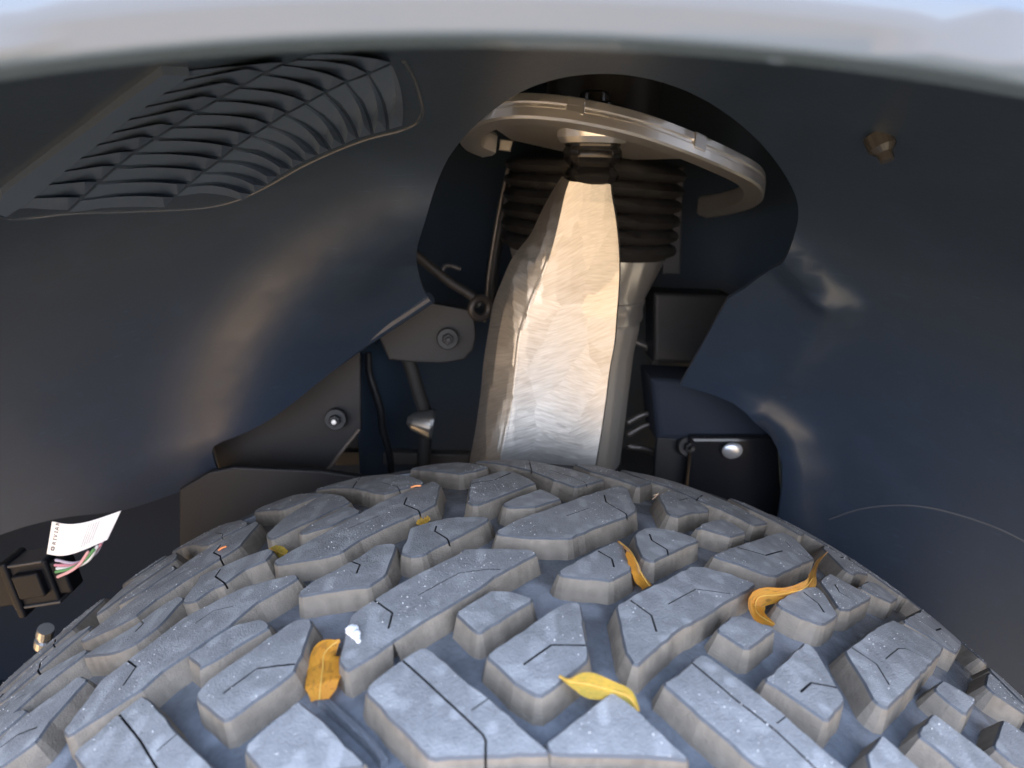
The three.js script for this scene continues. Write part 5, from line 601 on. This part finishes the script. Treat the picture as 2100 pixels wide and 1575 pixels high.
// ---------------------------------------------------------------- wiring connector with its paper flag
const conn = thing('wiring_connector', 'black plastic multi-pin wiring connector dangling left of the tyre', 'connector');
const flag = thing('label_flag', 'white folded paper label wrapped round coloured wires, printed with a maker name', 'label');
{
  const p = D.parts, o = v3(p.conn[0]), X = v3(p.conn[1]).sub(o), Y = v3(p.conn[3]).sub(o), w = X.length(), h = Y.length() * 0.95; const x = X.normalize(), z = x.clone().cross(Y).normalize().negate(), y = z.clone().cross(x); if (z.z < 0) { z.negate(); y.negate(); }
  const Bm = new THREE.Matrix4().makeBasis(x, y, z), at = (u, v, d) => o.clone().addScaledVector(x, u * w).addScaledVector(Y.clone().normalize(), v * h).addScaledVector(z, d);
  const pl = phys({ color: lin(0.006, 0.006, 0.007), roughness: 0.5, specularIntensity: 0.45 });
  part('plug_housing', box(w * 0.62, h * 0.9, 0.02, 0.002, at(0.62, 0.5, -0.008), Bm), pl, conn);
  part('socket_housing', box(w * 0.5, h * 0.72, 0.018, 0.002, at(0.22, 0.55, -0.009), Bm), pl, conn);
  part('lock_lever', box(w * 0.1, h * 1.18, 0.024, 0.002, at(0.42, 0.55, -0.007), Bm), pl, conn);
  part('latch', box(w * 0.34, h * 0.5, 0.006, 0.0015, at(0.68, 0.47, 0.004), Bm), pl, conn);
  part('cable_outlet', box(w * 0.18, h * 0.7, 0.015, 0.002, at(1.0, 0.5, -0.008), Bm), pl, conn);
  for (const v of [0.06, 0.94]) part('edge_rail', box(w * 0.6, 0.0022, 0.021, 0.0009, at(0.63, v, -0.007), Bm), std({ color: lin(0.035, 0.034, 0.034), roughness: 0.4 }), conn);
  const wc = [[0.55, 0.45, 0.5], [0.65, 0.25, 0.28], [0.75, 0.72, 0.66], [0.12, 0.3, 0.1], [0.8, 0.4, 0.38]];
  p.wires.forEach((l, i) => part('wire', capTube(l.map(q => [q[0], q[1], q[2] - 0.002 + 0.0012 * i]), 0.0011, 8), std({ color: lin(...wc[i]), roughness: 0.5 }), conn));
  part('wire', capTube([at(-0.2, 0.2, 0), at(0.02, 0.5, 0), at(0.06, 0.62, 0.002)], 0.0011, 8), std({ color: lin(0.75, 0.7, 0.6), roughness: 0.5 }), conn);
  // the flag: a curved sheet with print
  const t = p.tag.map(v3), cv = document.createElement('canvas'); cv.width = 640; cv.height = 384; const g = cv.getContext('2d');
  g.fillStyle = '#f4efe8'; g.fillRect(0, 0, 640, 384); g.save(); g.translate(92, 250); g.rotate(-Math.PI / 2); g.fillStyle = '#3a3230'; g.font = 'bold 66px sans-serif'; let tx = -14; for (const ch of 'RIVIAN') { g.fillText(ch, tx, 6); tx += ch === 'I' ? 32 : 56; } g.restore();
  g.strokeStyle = '#3a3230'; g.lineWidth = 7; g.save(); g.translate(72, 308); g.rotate(Math.PI / 4); g.strokeRect(-19, -19, 38, 38); g.fillStyle = '#3a3230'; g.fillRect(-7, -30, 14, 22); g.fillRect(-7, 8, 14, 22); g.fillRect(-30, -7, 22, 14); g.fillRect(8, -7, 22, 14); g.restore();
  g.fillStyle = '#bdb7b1'; for (let c = 0; c < 5; c++) { let yy = 40; const rr = makeRng(c + 5); while (yy < 330 - c * 14) { const s = 6 + rr() * 16; g.fillRect(392 + c * 20, yy, 7, s); yy += s + 4; } }
  const ct = new THREE.CanvasTexture(cv); ct.colorSpace = THREE.SRGBColorSpace;
  const s = new Soup(), nu = 24, nv = 10, nrm = t[3].clone().sub(t[0]).cross(t[1].clone().sub(t[0])).normalize(); if (nrm.z < 0) nrm.negate();
  const at2 = (u, v) => t[0].clone().lerp(t[3], u).lerp(t[1].clone().lerp(t[2], u), v).addScaledVector(nrm, 0.0035 * Math.sin(u * Math.PI * 1.5 - 0.4)).addScaledVector(t[0].clone().sub(t[1]).normalize(), -0.0028 * Math.sin(u * Math.PI * 0.9));
  for (let i = 0; i < nu; i++) for (let j = 0; j < nv; j++) { const a = i / nu, b = (i + 1) / nu, c = j / nv, d = (j + 1) / nv; s.quad(at2(a, d), at2(b, d), at2(b, c), at2(a, c), null, [[a, 1 - d], [b, 1 - d], [b, 1 - c], [a, 1 - c]]); }
  const fg = toCreasedNormals(s.geo(), 1.2);
  part('printed_face', fg, std({ map: ct, roughness: 0.5, side: THREE.DoubleSide }), flag);
  const bk = fg.clone().translate(-nrm.x * 0.0006, -nrm.y * 0.0006, -nrm.z * 0.0006); part('backing', bk, std({ color: lin(0.8, 0.78, 0.74), roughness: 0.6, side: THREE.DoubleSide }), flag);
}
seat(conn, ...D.parts.conn[2]); seat(flag, ...D.parts.tag[1]);

// ---------------------------------------------------------------- fallen leaves and crumbs on the tread
function leafTex(seed, A, B, spots) { return tex(128, 256, (x, y) => { const n = 0.6 * N8(x * 4 + seed, y * 8) + 0.4 * N32(x * 16, y * 32 + seed), mid = Math.exp(-(((x - 0.5) / 0.03) ** 2)), sp = spots * sstep(0.68, 0.76, N32(x * 12 + seed, y * 22)); let c = [0, 1, 2].map(k => lerp(A[k], B[k], clamp(n * 1.3 - 0.15, 0, 1))); const vein = 0.12 * Math.pow(0.5 + 0.5 * Math.sin((y * 14 + Math.abs(x - 0.5) * 6) * 2 * Math.PI), 12); c = c.map(v => v * (1 - 0.45 * sp) * (1 - vein) + 0.25 * mid * v); return c.map(toS); }, true); }
function leaf(name, label, pts, widths, facing, curl, tx, group) {
  const g = thing(name, label, 'leaf', group), cv = new THREE.CatmullRomCurve3(pts.map(v3)), wv = new THREE.CatmullRomCurve3(widths.map((w, i) => V(w, i, 0))), fv = new THREE.CatmullRomCurve3(facing.length === 1 ? [v3(facing[0]), v3(facing[0])] : facing.map(v3)), n = 40, m = 10, rows = [];
  for (let i = 0; i <= n; i++) { const t = i / n, c = cv.getPoint(t), T = cv.getTangent(t), f = fv.getPoint(t).normalize(), S = T.clone().cross(f).normalize(), Nn = S.clone().cross(T).normalize(), w = Math.max(0.0003, wv.getPoint(t).x), row = []; for (let k = 0; k <= m; k++) { const e = k / m * 2 - 1; row.push(c.clone().addScaledVector(S, e * w * (1 + 0.02 * Math.sin(t * 23 + k))).addScaledVector(Nn, curl * w * e * e + 0.0003 * Math.sin(t * 31 + e * 4))); } rows.push(row); }
  const s = new Soup(); for (let i = 0; i < n; i++) for (let k = 0; k < m; k++) s.quad(rows[i][k], rows[i][k + 1], rows[i + 1][k + 1], rows[i + 1][k], null, [[k / m, i / n], [(k + 1) / m, i / n], [(k + 1) / m, (i + 1) / n], [k / m, (i + 1) / n]]);
  part('blade', toCreasedNormals(s.geo(), 1.3), phys({ map: tx, roughness: 0.72, side: THREE.DoubleSide, transmission: 0.35, thickness: 0, name: 'leaf_blade' }), g);
  part('midrib', tube(Array.from({ length: 8 }, (_, i) => { const t = i / 7, c = cv.getPoint(t), f = fv.getPoint(t).normalize(); return c.addScaledVector(f, 0.0002); }), 0.0003, 6), std({ color: lin(0.62, 0.36, 0.07), roughness: 0.7 }), g);
  const b = pts[pts.length - 1]; seat(g, b[0], b[1], b[2]); return g;
}
const OR = [0.66, 0.25, 0.010], YE = [0.62, 0.36, 0.02], OL = [0.30, 0.24, 0.015];
{
  const L = D.litter, mm = a => a.map(x => x / 1000);
  leaf('orange_leaf', 'broad orange leaf folded into the groove below the white dropping', L.leafA, mm([0.4, 1.5, 5.6, 7.6, 6.2, 3.4]), [[-0.1, 0.75, 0.6], [-0.1, 0.55, 0.9]], -0.25, leafTex(3, [0.70, 0.31, 0.012], OR, 0.6));
  leaf('orange_leaf', 'narrow bright orange leaf slid between two blocks near the middle of the tread', L.leafB, mm([0.5, 2.4, 5.0, 5.2, 4.4]), [[0.75, 0.45, 0.5]], -0.35, leafTex(9, OR, [0.72, 0.30, 0.01], 0.2));
  leaf('curled_leaf', 'long twisted amber leaf with a thin raised stalk on the right of the tread', L.leafC1, mm([0.5, 0.8, 1.4, 2.6, 3.4, 3.2, 4.2, 5.0, 3.4, 0.8]), [[-0.6, 0.5, 0.6], [-0.5, 0.6, 0.7], [-0.2, 0.5, 0.9], [0, 0.35, 1], [0.3, 0.3, 0.9], [-0.5, 0.5, 0.8]], 0.4, leafTex(15, [0.60, 0.30, 0.02], OR, 0.9));
  leaf('yellow_leaf', 'curved yellow green leaf lying across a groove at the bottom centre', L.leafD, mm([0.5, 1.0, 3.6, 4.4, 3.4, 2.4, 0.6]), [[0.05, 0.45, 0.95]], 0.35, leafTex(21, YE, OL, 0.3));
  leaf('leaf_fragment', 'small olive leaf tip poking from a groove on the left of the tread', L.leafE, mm([2.4, 3.4, 2.4]), [[0, 0.6, 0.8]], -0.3, leafTex(27, OL, YE, 0.2));
  leaf('leaf_fragment', 'tiny pale yellow leaf tip behind a block near the top centre', L.leafF, mm([1.6, 2.4, 1.8]), [[0, 0.6, 0.8]], -0.3, leafTex(31, YE, [0.85, 0.5, 0.08], 0));
  const crumb = (name, label, a, b, r, col, cat) => tag(part(name, capTube([a, v3(a).lerp(v3(b), 0.5).add(V(0, 0.0004, 0)), b], r, 8).scale(1, 1, 1), std({ color: lin(...col), roughness: 0.6 }), scene), label, cat);
  crumb('leaf_crumb', 'tiny orange leaf crumb on the block left of the tread crest', L.bitA[0], L.bitA[1], 0.0006, [0.8, 0.3, 0.1], 'leaf crumb');
  crumb('leaf_crumb', 'tiny orange leaf crumb on the far left of the tread', L.bitB[0], L.bitB[1], 0.0006, [0.75, 0.25, 0.08], 'leaf crumb');
  const tw = thing('dry_twig', 'tiny dry forked twig caught at a block edge near the right crest', 'twig'); part('stem', tube(L.twig, 0.0003, 6), std({ color: lin(0.6, 0.42, 0.28), roughness: 0.8 }), tw); part('fork', tube([L.twig2[0], v3(L.twig2[0]).lerp(v3(L.twig2[1]), 0.5), L.twig2[1]], 0.00025, 6), std({ color: lin(0.6, 0.42, 0.28), roughness: 0.8 }), tw); seat(tw, ...L.twig[0]);
  const dp = L.dropping.map(v3), dg = [[dp[0], 0.0026], [dp[1], 0.0021], [dp[1].clone().lerp(dp[2], 0.5), 0.0014], [dp[2], 0.001]].map(([c, r], i) => { const s = new THREE.SphereGeometry(r, 16, 12); s.scale(1, 0.7, 1.15); const pa = s.attributes.position; for (let k = 0; k < pa.count; k++) { const f = 1 + 0.22 * (N32(pa.getX(k) * 2600 + i * 9, pa.getZ(k) * 2600 + pa.getY(k) * 1900) - 0.5); pa.setXYZ(k, pa.getX(k) * f, pa.getY(k) * f, pa.getZ(k) * f); } s.computeVertexNormals(); return s.translate(c.x, c.y, c.z); });
  tag(part('white_dropping', mergeGeometries(dg), std({ color: lin(0.85, 0.85, 0.86), roughness: 0.7 }), scene), 'small white bird dropping on the block beside the broad orange leaf', 'dropping');
}
seat(tyre, 0, -0.43, 0); seat(body, 0, -0.15, -0.4);
renderer.render(scene, camera);
